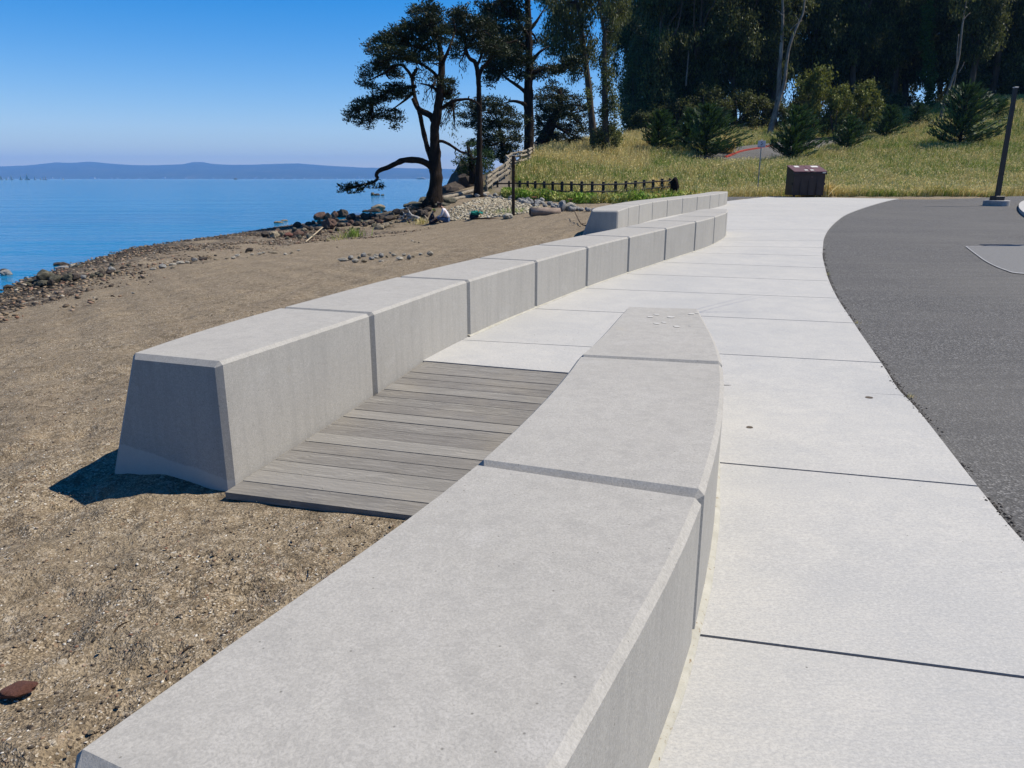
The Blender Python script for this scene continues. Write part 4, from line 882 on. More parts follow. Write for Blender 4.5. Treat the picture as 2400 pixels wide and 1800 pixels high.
def build_wood():
    rg = np.random.default_rng(77); U = {}
    pr = [euc_proto(1, 22, True, .16), euc_proto(2, 20, False, .10), euc_proto(3, 23, False, .2), euc_proto(4, 18, False, .05), euc_proto(6, 21, False, .13)]
    G = 'eucalyptus trees of the dark wood on the hill'
    # front row the eye can follow, left to right: base pixel x, distance, height factor, proto, label
    FR = [(1475, 92, .62, 3, 'round-headed dark eucalyptus closing the left edge of the wood beside the sky gap'), (1515, 90, 1.0, 1, None), (1560, 95, 1.05, 4, None), (1600, 91, 1.0, 1, None), (1645, 94, 1.0, 0, None), (1690, 91, .95, 4, None), (1738, 96, 1.0, 1, None), (1775, 93, .95, 2, None),
          (1860, 96, 1.05, 4, None), (1905, 99, 1.0, 0, None), (1950, 96, 1.05, 2, None), (1995, 99, 1.0, 4, None), (2040, 97, 1.1, 2, 'thick dark eucalyptus just left of the bright slot of sky under the wood'), (2058, 101, 1.05, 1, None), (2152, 96, 1.05, 3, 'dark eucalyptus right of the bright slot of sky, bright ivy up its right side'),
          (2205, 92, 1.0, 2, 'eucalyptus leaning right over the big windswept young cypress'), (2250, 97, 1.05, 4, None), (2300, 99, 1.05, 1, None), (2345, 100, 1.1, 0, None), (2395, 99, 1.1, 1, None), (2450, 100, 1.1, 4, None), (2510, 96, 1.1, 2, None), (2580, 98, 1.1, 1, None)]
    for px, Y, s, k, lab in FR:
        x = (px - 1200) / (F_PX * C_) * Y * .965; p = (x, Y, Tz(x, Y) - .3)
        place(pr[k], U, p, s, rg.uniform(0, 6.28) if lab is None else rg.uniform(-.4, .4), lab or 'tall dark eucalyptus in the front rank of the hilltop wood', 'tree', G if lab is None else 'picked out eucalyptus of the hilltop wood')
    for q in range(34):
        px = 1490 + q * 35 + rg.uniform(-14, 14); Y = rg.uniform(104, 128)
        if 2085 < px < 2140 or 1635 < px < 1700 or 1790 < px < 1835: continue
        x = (px - 1200) / (F_PX * C_) * Y * .965; place(pr[int(rg.integers(1, 5))], U, (x, Y, Tz(x, Y) - .3), rg.uniform(1.0, 1.3), rg.uniform(0, 6.28), 'dark eucalyptus standing deeper inside the hilltop wood', 'tree', 'eucalyptus trees deeper in the wood')
    # the forked pale eucalyptus in front, and the thin pale stems further right
    def bare(pts_list, Y, r, name, lab, crown, mat=M['bark_pale'], dens=16):
        tb = MB(); b = None
        for pts, ra, rb in pts_list:
            P = [atY(x, y, Y + i * .15) for i, (x, y) in enumerate(pts)]
            if b is None: b = P[0] - np.array([0, 0, .5]); P = [b] + P
            tb.tube(spline(P, 4), list(np.linspace(ra, rb, (len(P) - 1) * 4 + 1)), 8, True, .15)
        B = [(*atY(x, y, Y + rg.uniform(-1, 1)), rx, rx, rz) for x, y, rx, rz in crown]
        tree_obj(name, b, lab, 'tree', 'pale barked eucalyptus in front of the wood', tb, mat, blob_leaves(B, dens, .42, .16, rg, 'hang', .34, 18), M['euc'])
    bare([([(1806, 304), (1812, 280), (1822, 240), (1826, 190), (1828, 150), (1831, 110), (1834, 60), (1834, 0), (1830, -80)], .34, .10), ([(1812, 290), (1826, 235), (1838, 195), (1843, 150), (1850, 110), (1862, 75), (1876, 45), (1884, 20), (1888, -60)], .22, .09),
          ([(1834, 36), (1826, 28), (1818, 22)], .05, .02), ([(1866, 68), (1872, 50), (1863, 34)], .05, .02), ([(1850, 74), (1862, 60), (1880, 48)], .05, .03)], 84, .3, 'eucalyptus_tree', 'forked pale eucalyptus whose two grey stems split low beside the road', [(1825, -60, 2, 1.5), (1880, -50, 2, 1.5), (1850, -90, 2.5, 1.5), (1842, 80, .5, .8), (1842, 160, .4, .8)])
    bare([([(2205, 275), (2215, 235), (2232, 185), (2246, 140), (2252, 90), (2258, 40), (2268, -20)], .20, .07), ([(2232, 215), (2240, 175), (2243, 120), (2247, 80)], .08, .04), ([(2247, 170), (2256, 155), (2260, 145)], .05, .02), ([(2256, 50), (2265, 38), (2274, 30)], .05, .02)], 86, .2, 'eucalyptus_tree', 'slender crooked pale eucalyptus right of the ivy-clad trunk', [(2258, -10, 1.4, 1.2), (2250, 30, .6, .6)])
    bare([([(2281, 195), (2284, 150), (2289, 105), (2294, 60), (2299, 20), (2303, -40)], .16, .08)], 92, .2, 'eucalyptus_tree', 'straight pale eucalyptus stem catching the sun near the top right', [(2300, -20, 1.5, 1.5)])
    bare([([(1608, 190), (1611, 160), (1614, 118)], .10, .06)], 88, .2, 'eucalyptus_tree', 'short length of sunlit pale stem inside the left half of the wood', [(1616, 100, 1.2, 1.2)])
    # ivy column
    B = [(*atY(2175 + rg.uniform(-8, 8), y, 93), .55, .5, .9) for y in range(20, 260, 16)]
    v, f, t = blob_leaves(B, 60, .26, .18, rg, 'any', .22, 20); b = np.array(atY(2175, 262, 93)); o = mesh_obj('ivy', v - b, f, M['ivy'], None, False, {'tint': t}); o.location = b; tag(o, 'bright green ivy climbing the dark trunk right of the sky slot', 'ivy')
    # olive shrub-like trees below the wood
    sp = shrub_proto(3, M['shrub_olive']); sp.name = 'bushy_tree'; ds = shrub_proto(9, M['euc']); ds.name = 'dark_bush'
    for px, py, Y, h, lab in ((1900, 300, 84, 7.0, 'tallest olive green bushy tree below the wood, right of the forked eucalyptus'), (1960, 300, 82, 5.4, 'olive bushy tree in the middle of three below the wood'), (2020, 292, 83, 5.6, 'olive bushy tree with sunlit right edge, last of three below the wood')):
        x = atY(px, py, Y)[0]; place(sp, U, (x, Y, Tz(x, Y) - .2), h * .66, rg.uniform(0, 6), lab, 'tree', 'olive bushy trees below the wood', h)
    for q, (px, Y, h) in enumerate([(1470, 88, 4), (1500, 86, 3), (1530, 88, 4.5), (1575, 87, 4), (1620, 88, 5), (1660, 88, 4), (1700, 89, 4.5), (1740, 90, 4), (1780, 90, 3.5), (1850, 91, 4.2), (1935, 92, 4), (1990, 90, 4.5), (2040, 92, 3), (2180, 90, 3), (2215, 96, 3.5), (2290, 97, 4), (2330, 98, 4), (2370, 99, 3.5), (2420, 98, 4), (1415, 70, 2.2), (1395, 71, 1.8), (1288, 80, 2.0)]):
        x = (px - 1200) / (F_PX * C_) * Y * .965; place(ds, U, (x, Y, Tz(x, Y) - .15), h, rg.uniform(0, 6), 'dark leafy bush at the foot of the hilltop trees', 'bush', 'dark bushes under the trees')
    # young cypresses on the slope
    cp1, cp2 = conifer_proto(21, .6, .50), conifer_proto(22, 1.0, .62)
    for px, by, ty, Y, k, lab in ((1540, 372, 290, 67, 0, 'young cypress at the left end of the row on the grassy slope'), (1652, 372, 268, 65, 1, 'broad bushy young cypress left of the small white sign'), (1612, 366, 285, 68, 0, 'narrow young cypress tucked behind the broad bushy one'),
                             (1855, 378, 268, 64, 0, 'upright young cypress above the dumpster, in front of the road'), (1985, 355, 285, 70, 0, 'small feathery young cypress at the road edge'), (2075, 325, 258, 78, 0, 'young cypress high on the slope right of the road'), (2145, 300, 255, 85, 1, 'small young cypress just below the bright slot of sky'),
                             (2245, 360, 238, 69, 1, 'biggest windswept young cypress on the right of the slope'), (2335, 285, 248, 82, 1, 'small dark young cypress partly behind the lamp post')):
        if lab.startswith('narrow'): pass
        b = atY(px, by, Y); p = (b[0], Y, Tz(b[0], Y) - .05); h = (by - ty) / ppm(Y) * 1.08; o = place((cp1, cp2)[k], U, p, h, rg.uniform(-.5, .5), lab, 'young tree', 'young cypresses on the grassy slope')
build_wood()
# ------------------------------------------------------------------ grass
def blades(P, h, w, tint, rnd, lean, rg, heads=0.0):
    n = len(P); a = rg.uniform(0, 2 * PI, n); L = rg.normal(size=(n, 2)) * lean[:, None] + np.array([.12, 0]); s = np.stack([np.cos(a), np.sin(a), np.zeros(n)], 1) * (w * .5)[:, None]
    top = P + np.stack([L[:, 0] * h, L[:, 1] * h, h], 1); mid = P * .5 + top * .5; mid[:, :2] -= L * h[:, None] * .15
    v = np.stack([P - s, P + s, mid + s * .8, top + s * .12, mid - s * .8], 1).reshape(-1, 3); i = np.arange(n)[:, None] * 5; f = (i + np.array([0, 1, 2, 4])); g = (i + np.array([4, 2, 3, 3]))
    return v, f, i, np.repeat(tint, 5), np.repeat(rnd, 5), top, L
def build_grass():
    rg = np.random.default_rng(8); N = 330000
    Y = 41.5 + (rg.uniform(0, 1, N) ** 1.5) * 58; X = rg.uniform(-.10, .78, N) * Y * 1.0
    tx = np.array([q[0] for q in TRAIL]); ty = np.array([q[1] for q in TRAIL])
    trx = np.interp(Y, ty, tx); keep = (X > trx + .9) | (Y > ty[-1] + 2)
    keep &= (Y > edge_far(X) + .1) | (X < np.interp(Y, [34, 42], [9.5, 9.5]) - .2)
    keep &= ~((X < 9.5) & (Y < np.interp(X, [-1, 1.5, 4, 6, 9.5], [44.5, 43, 41.5, 41, 38])))
    keep &= (X > np.interp(Y, [41, 46, 50], [2, .5, -1.5]))
    keep &= (X > 10.2) | (Y > np.interp(X, [-2, 0, 1.5, 4, 6, 8, 10.2], [48.5, 48.3, 47.6, 45.5, 45.0, 46.6, 48.6]) - .2)
    rd = np.array(ROAD); dmin = np.full(N, 9.0)
    for a, b in zip(rd[:-1], rd[1:]):
        ab = b[:2] - a[:2]; t = np.clip(((X - a[0]) * ab[0] + (Y - a[1]) * ab[1]) / (ab @ ab), 0, 1); dmin = np.minimum(dmin, np.hypot(X - a[0] - ab[0] * t, Y - a[1] - ab[1] * t))
    keep &= dmin > 2.5; keep &= (Y < 97) | (X > 10)
    X, Y = X[keep], Y[keep]; n = len(X); Z = T(X, Y)
    cl = hnoise(X, Y, 3.2, 41) * .5 + hnoise(X, Y, 9, 42) * .5 + hnoise(X, Y, 1.1, 43) * .3
    pxx = 1200 + F_PX * X / (Y * C_)
    front = np.exp(-((Y - edge_far(X)) / 1.6) ** 2) * (X > 6); crest = ((pxx < 1520) & (Y > 57)) * 1.0
    band = ((X > 14) * np.exp(-((Y - 47.5 - .06 * X) / 3.0) ** 2)) * .35
    st = 1 / (1 + np.exp(-(cl * 1.7 - .5 + front * 2.0 + crest * 3.0 + band * 1.6 + rg.normal(size=n) * .7)))
    tint = np.where(rg.uniform(0, 1, n) < st, rg.uniform(.55, 1, n), rg.uniform(0, .35, n))
    h = rg.uniform(.28, .62, n) * (1 + .25 * hnoise(X, Y, 2.5, 44)); h = np.clip(h, .15, .95); h *= np.where(crest > 0, 1.25, 1)
    w = rg.uniform(.018, .04, n) * (Y / 55); P = np.stack([X, Y, Z - .03], 1)
    v, f, i, tt, rr, top, L = blades(P, h, w, tint, rg.uniform(0, 1, n), np.full(n, .28), rg)
    nt = len(v); hd = rg.uniform(0, 1, n) < (.16 + .3 * st); hp = top[hd] ; m = len(hp)      # seed heads
    d = np.concatenate([L[hd] * .9, np.full((m, 1), .55)], 1) + rg.normal(size=(m, 3)) * .15
    hv, hf, ht = cards(hp, d, .13, .045, np.clip(rg.uniform(.6, 1.0, m), 0, 1), rg)
    V = np.concatenate([v, hv]); F4 = np.concatenate([f, hf + nt]); tri = np.stack([i[:, 0] + 4, i[:, 0] + 2, i[:, 0] + 3], 1)
    F = np.concatenate([F4.reshape(-1)]); me = bpy.data.meshes.new('grass'); me.vertices.add(len(V)); me.vertices.foreach_set('co', V.astype(np.float32).ravel())
    nq, ntq = len(F4), len(tri); me.loops.add(nq * 4 + ntq * 3); me.loops.foreach_set('vertex_index', np.concatenate([F4.ravel(), tri.ravel()]).astype(np.int32))
    me.polygons.add(nq + ntq); ls = np.concatenate([np.arange(nq) * 4, nq * 4 + np.arange(ntq) * 3]).astype(np.int32); me.polygons.foreach_set('loop_start', ls)
    me.polygons.foreach_set('loop_total', np.concatenate([np.full(nq, 4), np.full(ntq, 3)]).astype(np.int32)); me.update(calc_edges=True)
    for k, q in (('tint', np.concatenate([tt, ht])), ('rnd', np.concatenate([rr, np.repeat(rg.uniform(.3, 1, m), 4)]))):
        a = me.attributes.new(k, 'FLOAT', 'POINT'); a.data.foreach_set('value', q.astype(np.float32))
    me.materials.append(M['grass']); o = bpy.data.objects.new('grass', me); COL.objects.link(o); tag(o, 'tall green and straw coloured grass covering the slope', 'grass', kind='stuff')
    # leafy weeds between the riprap and the fence
    n = 34000; X = rg.uniform(-.6, 10.5, n); lo = np.interp(X, [-1, 1.5, 4, 6, 9.5, 11], [44.0, 42.4, 38.5, 36.0, 35.5, 37]); hi = np.interp(X, [-1, 0, 1.5, 4, 6, 8, 10.2], [47.6, 47.6, 47, 45.2, 44.8, 46.4, 48.4]); Y = lo + (hi - lo) * rg.uniform(0, 1, n)
    fx = np.interp(Y, [p[1] for p in F2], [p[0] for p in F2]) - 1.1; k = X < np.where(Y < F2[-1][1] + .6, fx, 9.6); X, Y, lo, hi = X[k], Y[k], lo[k], hi[k]; n = len(X); Z = T(X, Y); hh = np.clip(.44 - (Y - lo) / (hi - lo) * .36, .08, .5) * (1 + .35 * hnoise(X, Y, 1.6, 51)); P = np.stack([X, Y, Z + rg.uniform(0, 1, n) * np.clip(hh, .1, .8)], 1)
    cl = hnoise(X, Y, 2.2, 52) * .6 + rg.normal(size=n) * .5; tint = np.clip(.22 + .33 * cl, 0, 1)
    v, f, t = cards(P, rg.normal(size=(n, 3)) * .6 + np.array([0, 0, .8]), .22, .075, tint, rg); o = mesh_obj('weeds', v, f, M['grass'], None, False, {'tint': t, 'rnd': np.repeat(rg.uniform(0, 1, n), 4)}); tag(o, 'lush green weeds below the dark rail fence', 'weeds', kind='stuff')
ROAD = [hit_t(x, y, 40) for x, y in ((1690, 378), (1745, 366), (1800, 354), (1850, 346), (1900, 337), (1950, 330), (1990, 327), (2040, 321))]
def build_road():
    P = spline([p for p in ROAD], 8); V = []
    for k, p in enumerate(P):
        t = P[min(k + 1, len(P) - 1)] - P[max(k - 1, 0)]; t = t[:2] / np.hypot(*t[:2]); nn = np.array([t[1], -t[0]])
        for s in np.linspace(-2.4, 2.4, 7): x, y = p[0] + nn[0] * s, p[1] + nn[1] * s; V.append((x, y, Tz(x, y) + .06))
    m = len(P); o = mesh_obj('hill_road', V, [(j * 7 + i, j * 7 + i + 1, (j + 1) * 7 + i + 1, (j + 1) * 7 + i) for j in range(m - 1) for i in range(6)], M['asphalt']); tag(o, kind='structure')
    red = plain('red_paint', (.50, .07, .045), .6, .3, .2, 6); mb = MB(); Q = spline([hit_t(x, y, 40) for x, y in ((1700, 371), (1722, 362), (1745, 355), (1775, 350), (1800, 345), (1812, 342))], 5)
    V = []
    for k, p in enumerate(Q):
        t = Q[min(k + 1, len(Q) - 1)] - Q[max(k - 1, 0)]; t = t[:2] / np.hypot(*t[:2]); nn = np.array([t[1], -t[0]]); z = Tz(p[0], p[1])
        V += [(p[0] - nn[0] * .1, p[1] - nn[1] * .1, z - .05), (p[0] - nn[0] * .1, p[1] - nn[1] * .1, z + .16), (p[0] + nn[0] * .1, p[1] + nn[1] * .1, z + .16), (p[0] + nn[0] * .1, p[1] + nn[1] * .1, z - .05)]
    F = [(k * 4 + b, k * 4 + b + 1, (k + 1) * 4 + b + 1, (k + 1) * 4 + b) for k in range(len(Q) - 1) for b in range(3)] + [(0, 3, 2, 1), (len(V) - 4, len(V) - 3, len(V) - 2, len(V) - 1)]
    mb.add(V, F); o = mb.build('red_kerb', red); tag(o, 'red painted kerb along the road climbing the hill', 'kerb')
build_road()
build_grass()
# ------------------------------------------------------------------ rocks and stones
def rock_mesh(seed, sub=3, flat=.65, ang=.38, cuts=7):
    g = random.Random(seed); bm = bmesh.new(); bmesh.ops.create_icosphere(bm, subdivisions=sub, radius=1.0); off = Vector((seed * 3.7, seed * 1.3, 0))
    planes = [(Vector((g.gauss(0, 1), g.gauss(0, 1), g.gauss(0, .8))).normalized(), g.uniform(.62, .92)) for _ in range(cuts)]
    for v in bm.verts:
        p = v.co.copy(); p *= 1 + ang * mnoise.fractal(p * 1.3 + off, 1.0, 2.0, 4)
        for n, d in planes:
            q = p.dot(n)
            if q > d: p -= n * (q - d) * .85
        v.co = Vector((p.x, p.y, p.z * flat))
    me = bpy.data.meshes.new('rock'); bm.to_mesh(me); bm.free(); return me
ROCKM = {}
def rock(mat, seed, p, sx, sy, sz, rz, label, group=None, cat='rock', name='rock', flat=.65, sub=3, cuts=7):
    k = (mat, seed % 5, flat, sub, cuts)
    if k not in ROCKM:
        ROCKM[k] = rock_mesh(seed % 5 + 1 + int(flat * 100), sub, flat, cuts=cuts); ROCKM[k].materials.append(M[mat])
    o = bpy.data.objects.new(name, ROCKM[k]); COL.objects.link(o); o.location = p; o.scale = (sx, sy, sz); o.rotation_euler = (0, 0, rz); tag(o, label, cat, group); return o
def rock_px(mat, seed, px, by, wpx, hpx, label, group=None, z=None, dy=.8, **kw):
    """rock whose foot shows at (px,by), wpx wide and hpx tall in the photo"""
    b = atZ(px, by, z) if z is not None else hit_t(px, by, 4); m = 1 / ppm(math.hypot(b[1], b[2] - CAM_H)); hw, h = wpx * m / 2 * 1.2, hpx * m * 1.25
    fl = kw.get('flat', .65); hz = h * .62 / fl; return rock(mat, seed, (b[0], b[1] + hw * dy * .7, b[2] + h * .38), hw * 1.08, hw * dy, hz, (seed * 1.7) % 6.28, label, group, **kw)
def build_rocks():
    W = 'dark tide-line rocks along the shore'
    named = [('rock_brown', 3, 771, 537, 32, 20, 'rounded reddish brown boulder on the shingle by the tide line', None), ('rock_dark', 1, 708, 517, 28, 13, None, None), ('rock_dark', 2, 730, 517, 24, 16, None, None), ('rock_brown', 4, 749, 517, 28, 18, 'pointed brown rock at the right end of the half-submerged row', None),
             ('rock_dark', 0, 768, 516, 16, 15, None, None), ('rock_brown', 1, 784, 514, 22, 17, None, None), ('rock_dark', 3, 802, 513, 26, 18, 'largest dark rock of the row behind the rounded boulder', None), ('rock_dark', 4, 823, 517, 19, 15, None, None), ('rock_brown', 0, 839, 518, 15, 10, None, None),
             ('rock_dark', 2, 856, 515, 20, 9, None, None), ('rock_dark', 1, 874, 512, 22, 9, None, None), ('rock_dark', 3, 893, 516, 26, 12, None, None), ('rock_dark', 4, 912, 519, 26, 13, None, None), ('rock_dark', 0, 930, 503, 26, 12, 'black rock at the water edge just left of the driftwood root', None), ('rock_dark', 2, 948, 507, 24, 13, None, None), ('rock_dark', 1, 968, 506, 24, 12, None, None),
             ('rock_dark', 3, 988, 507, 24, 14, None, None), ('rock_dark', 2, 1000, 497, 20, 10, None, None), ('rock_dark', 0, 978, 494, 20, 8, None, None), ('rock_tan', 2, 887, 540, 22, 11, 'pale split block lying on its side near the driftwood', None), ('rock_tan', 4, 904, 537, 18, 14, 'upright pale split block with a dark face beside the flat one', None), ('rock_brown', 2, 889, 525, 15, 9, None, None),
             ('rock_dark', 1, 620, 556, 22, 12, 'dark slab leaning at the left of the tan slabs by the water', None), ('rock_tan', 3, 640, 558, 28, 15, 'tilted tan slab of layered rock by the water line', None), ('rock_green', 0, 658, 555, 14, 9, None, None), ('rock_red', 2, 674, 557, 21, 10, 'dark red slab between the tan and pink ones', None), ('rock_brown', 4, 697, 556, 25, 13, 'pinkish slab in the middle of the shingle', None),
             ('rock_tan', 1, 712, 544, 17, 9, None, None), ('rock_green', 3, 725, 560, 21, 9, 'grey green flat rock at the lower end of the bleached stick', None), ('rock_dark', 1, 795, 532, 16, 9, None, None), ('rock_brown', 3, 815, 531, 14, 8, None, None), ('rock_dark', 2, 835, 530, 16, 10, None, None), ('rock_dark', 3, 855, 531, 15, 8, None, None), ('rock_dark', 4, 870, 527, 16, 9, None, None),
             ('rock_green', 1, 99, 662, 50, 26, 'biggest dark green boulder at the lower left of the shoreline', None), ('rock_green', 2, 94, 671, 27, 12, 'round weedy rock in front of the biggest shoreline boulder', None), ('rock_green', 4, 127, 664, 24, 18, None, None), ('rock_dark', 0, 118, 669, 16, 12, None, None), ('rock_green', 0, 156, 660, 26, 15, None, None), ('rock_dark', 3, 176, 657, 24, 14, None, None),
             ('rock_grey', 2, 191, 655, 15, 9, None, None), ('rock_green', 1, 215, 651, 16, 9, None, None), ('rock_dark', 2, 236, 647, 14, 8, None, None), ('rock_grey', 1, 259, 638, 20, 12, 'grey rock where the brown shingle begins at the left', None), ('rock_dark', 4, 258, 643, 16, 8, None, None), ('rock_dark', 1, 15, 678, 28, 9, None, None), ('rock_tan', 0, 36, 680, 15, 7, None, None), ('rock_dark', 4, 475, 611, 16, 7, None, None), ('rock_dark', 2, 583, 590, 16, 8, None, None)]
    for q, (m, s, px, by, w_, h_, lab, gr) in enumerate(named):
        rock_px(m, s, px, by, w_, h_, lab or 'one of the dark wet rocks heaped along the tide line', None if lab else W, flat=(.45 if 'slab' in (lab or '') else .7), cuts=(5 if 'rounded' in (lab or '') else 16))
    for (m, s, px, by, w_, h_, lab) in (('rock_grey', 3, 10, 648, 26, 14, 'pale topped rock in the water at the far left edge'), ('rock_dark', 1, 6, 637, 15, 6, 'small dark rock in the water above the pale topped one'), ('rock_dark', 4, 137, 625, 28, 9, 'dark weedy rock breaking the water behind the boulders'), ('rock_grey', 2, 142, 633, 25, 8, 'flat grey rock awash in front of the weedy one'),
                                     ('rock_pale', 1, 168, 629, 15, 9, 'small pale rock in the shallows'), ('rock_green', 0, 182, 634, 23, 11, 'rounded grey green rock in the shallows right of the pale one'), ('rock_tan', 4, 650, 524, 18, 5, 'low brown rock just above the water, left of a flatter one'), ('rock_tan', 1, 665, 519, 16, 3.5, 'flat sliver of rock awash behind the low brown one'),
                                     ('rock_tan', 2, 886, 495, 26, 13, 'rounded tan rock standing in the bay beyond the tide line'), ('rock_dark', 0, 878, 499, 25, 8, 'black wet rock in front of the rounded tan one in the bay'), ('rock_dark', 3, 855, 497.5, 18, 5, 'low dark rock in the bay left of the tan one'), ('rock_dark', 2, 901, 498.5, 9, 4.5, 'tiny dark rock in the bay right of the tan one'),
                                     ('rock_green', 1, 873, 458.5, 10, 6, 'left hump of the weedy rocks far out under the bent branch'), ('rock_dark', 0, 884, 458.6, 11, 4, 'low middle of the weedy rocks far out in the bay'), ('rock_green', 3, 896, 458.7, 9, 3, 'right end of the weedy rocks far out in the bay')):
        rock_px(m, s, px, by, w_, h_, lab, z=ZWAT - .03, cuts=(3 if by < 470 else 12))
    for q, (px, by, w_, h_, m) in enumerate([(359, 634, 11, 6, 'rock_pale'), (380, 629, 17, 8, 'rock_grey'), (402, 623, 16, 5, 'rock_pale'), (420, 619, 22, 6, 'rock_pale'), (438, 617, 10, 4, 'rock_pale'), (404, 629, 12, 4, 'rock_tan'), (455, 612, 12, 6, 'rock_grey'), (505, 610, 10, 4, 'rock_tan'), (545, 606, 11, 4, 'rock_pale'), (556, 601, 14, 4, 'rock_pale'), (581, 606, 9, 4, 'rock_tan'), (608, 596, 12, 3, 'rock_pale'), (617, 594, 10, 3, 'rock_pale'),
                                            (642, 594, 18, 4, 'rock_tan'), (668, 599, 11, 5, 'rock_pale'), (700, 588, 7, 3, 'rock_pale'), (684, 594, 9, 4, 'rock_tan'), (590, 598, 8, 3, 'rock_pale'), (530, 607, 8, 3, 'rock_tan')]):
        rock_px(m, q, px, by, w_, h_, 'pale flat stone lying along the upper edge of the shingle', 'pale stones along the shingle edge', name='stone', cat='stone', flat=.5, sub=2)
    for q, (px, by, w_, h_, m, lab) in enumerate([(804, 612, 19, 6, 'rock_pale', 'long pale stone at the left end of the stone cluster on the sand'), (821, 608, 14, 8, 'rock_grey', None), (832, 616, 14, 8, 'rock_pale', None), (851, 603, 16, 9, 'rock_grey', 'bluish grey stone in the stone cluster on the sand'), (853, 614, 13, 5, 'rock_tan', None), (841, 606, 9, 5, 'rock_tan', None), (866, 599, 8, 5, 'rock_tan', None), (870, 609, 14, 6, 'rock_grey', None), (879, 605, 12, 5, 'rock_pale', None),
                                                  (893, 614, 12, 4, 'rock_pale', None), (893, 602, 14, 7, 'rock_grey', None), (881, 600, 8, 4, 'rock_pale', None), (907, 604, 8, 5, 'rock_tan', None), (923, 600, 10, 5, 'rock_pale', None), (936, 609, 21, 6, 'rock_pale', None), (947, 599, 9, 4, 'rock_pale', None), (958, 607, 11, 9, 'rock_grey', None), (968, 603, 8, 4, 'rock_tan', None), (985, 598, 10, 4, 'rock_pale', None), (1008, 598, 14, 8, 'rock_pale', 'lone cream stone at the right end of the stone cluster on the sand'),
                                                  (914, 594, 6, 3, 'rock_pale', None), (840, 597, 6, 3, 'rock_tan', None), (891, 652, 9, 4, 'rock_dark', 'small dark stone alone on the sand below the stone cluster'), (966, 566, 7, 3, 'rock_pale', None), (973, 569, 7, 3, 'rock_tan', None), (982, 570, 6, 3, 'rock_tan', None), (312, 689, 6, 4, 'rock_pale', None)]):
        rock_px(m, q, px, by, w_, h_, lab or 'small rounded stone scattered on the open sand', None if lab else 'small stones on the open sand', name='stone', cat='stone', sub=2)
    # grey riprap below the green weeds
    g = random.Random(12); q = 0
    for x0, y0, x1, y1, n in ((1115, 455, 1205, 473, 26), (1205, 462, 1260, 486, 22), (1255, 470, 1345, 496, 34), (1330, 488, 1395, 498, 10)):
        for _ in range(n):
            t = g.random(); px = x0 + (x1 - x0) * t; by = y0 + (y1 - y0) * (t * .75 + .35 * g.random()) + g.uniform(-3, 3); s = g.uniform(7, 15) * (1 if px > 1205 else .8); rock_px('rock_grey', q, px, by, s, s * g.uniform(.45, .8), 'angular blue grey rubble block in the bank below the green weeds', 'grey riprap rubble', name='rubble_block', sub=2, cuts=12, flat=.7); q += 1
    for (m, s, px, by, w_, h_, lab) in (('rock_grey', 1, 1318, 496, 20, 22, 'tall tilted grey slab near the end of the rubble bank'), ('rock_pale', 2, 1336, 494, 22, 16, 'pale grey block under the right orange-topped stake'), ('rock_pale', 3, 1190, 514, 28, 12, 'white boulder on the sand left of the wooden post')):
        rock_px(m, s, px, by, w_, h_, lab, cuts=12)
    for q in range(105):
        px = g.uniform(640, 1005); t0 = np.interp(px, [640, 780, 1000], [547, 513, 500]); t1 = np.interp(px, [640, 780, 880, 1000], [566, 553, 536, 523]); f = g.random() ** 1.3; s = g.uniform(7, 17) * (1.1 - .4 * f)
        rock_px(g.choice(['rock_dark', 'rock_dark', 'rock_dark', 'rock_brown', 'rock_green']) if f < .6 else g.choice(['rock_dark', 'rock_brown', 'rock_tan', 'rock_green']), q, px, t0 + (t1 - t0) * f, s, s * g.uniform(.4, .7), 'one of the small jumbled rocks between the tide line and the sand', 'jumbled small rocks by the tide line', cuts=14, sub=2)
    for q in range(26):
        px = g.uniform(60, 300); t0 = np.interp(px, [60, 300], [664, 618]); t1 = np.interp(px, [60, 300], [678, 640]); s = g.uniform(7, 16)
        rock_px(g.choice(['rock_green', 'rock_dark', 'rock_green']), q, px, t0 + (t1 - t0) * g.random(), s, s * g.uniform(.4, .65), 'small weedy rock among the boulders at the left of the shoreline', 'small weedy rocks at the left', cuts=14, sub=2)
    # outcrops with the bank's shade put into their dark colour, and hill boulders
    b = atY(1088, 452, 51); rock('rock_dark', 2, (b[0], 52, b[2] + .25), 1.5, 1.6, 1.9, .4, 'dark sloping rock outcrop between the two cypress trunks above the water', name='rock_outcrop', flat=.8)
    b = atY(1055, 462, 50); rock('rock_dark', 4, (b[0], 51, b[2] - .1), 1.3, 1.5, 1.2, 1.4, 'lower dark outcrop running down to the water behind the big trunk', name='rock_outcrop', flat=.8)
    for (m, s, px, by, w_, h_, Y, lab) in (('rock_dark', 1, 1192, 384, 32, 22, 62, 'dark boulder at the bend of the split rail fence'), ('rock_dark', 3, 1266, 362, 34, 20, 73, 'dark boulder on the crest right of the thick trunk'), ('rock_tan', 2, 1292, 356, 30, 14, 76, 'pale boulder on the crest beside the dark one'), ('rock_tan', 1, 1312, 356, 12, 9, 76, 'small pale boulder at the right of the crest rocks')):
        b = atY(px, by, Y); m_ = 1 / ppm(Y); rock(m, s, (b[0], Y, max(b[2] + h_ * m_ * .35, Tz(b[0], Y))), w_ * m_ / 2, w_ * m_ / 2, h_ * m_ * .9, s, lab)
    # tree-foot mound of roots and dark soil
    for s, (px, by, w_, h_) in enumerate([(975, 487, 40, 12), (1000, 480, 44, 14), (1045, 478, 40, 12), (960, 495, 34, 10), (1030, 486, 40, 9)]):
        rock_px('rock_green', s, px, by, w_, h_, 'weathered hump of roots and soil around the foot of the leaning cypress', 'root humps at the cypress foot', name='root_mound', cat='mound', flat=.5)
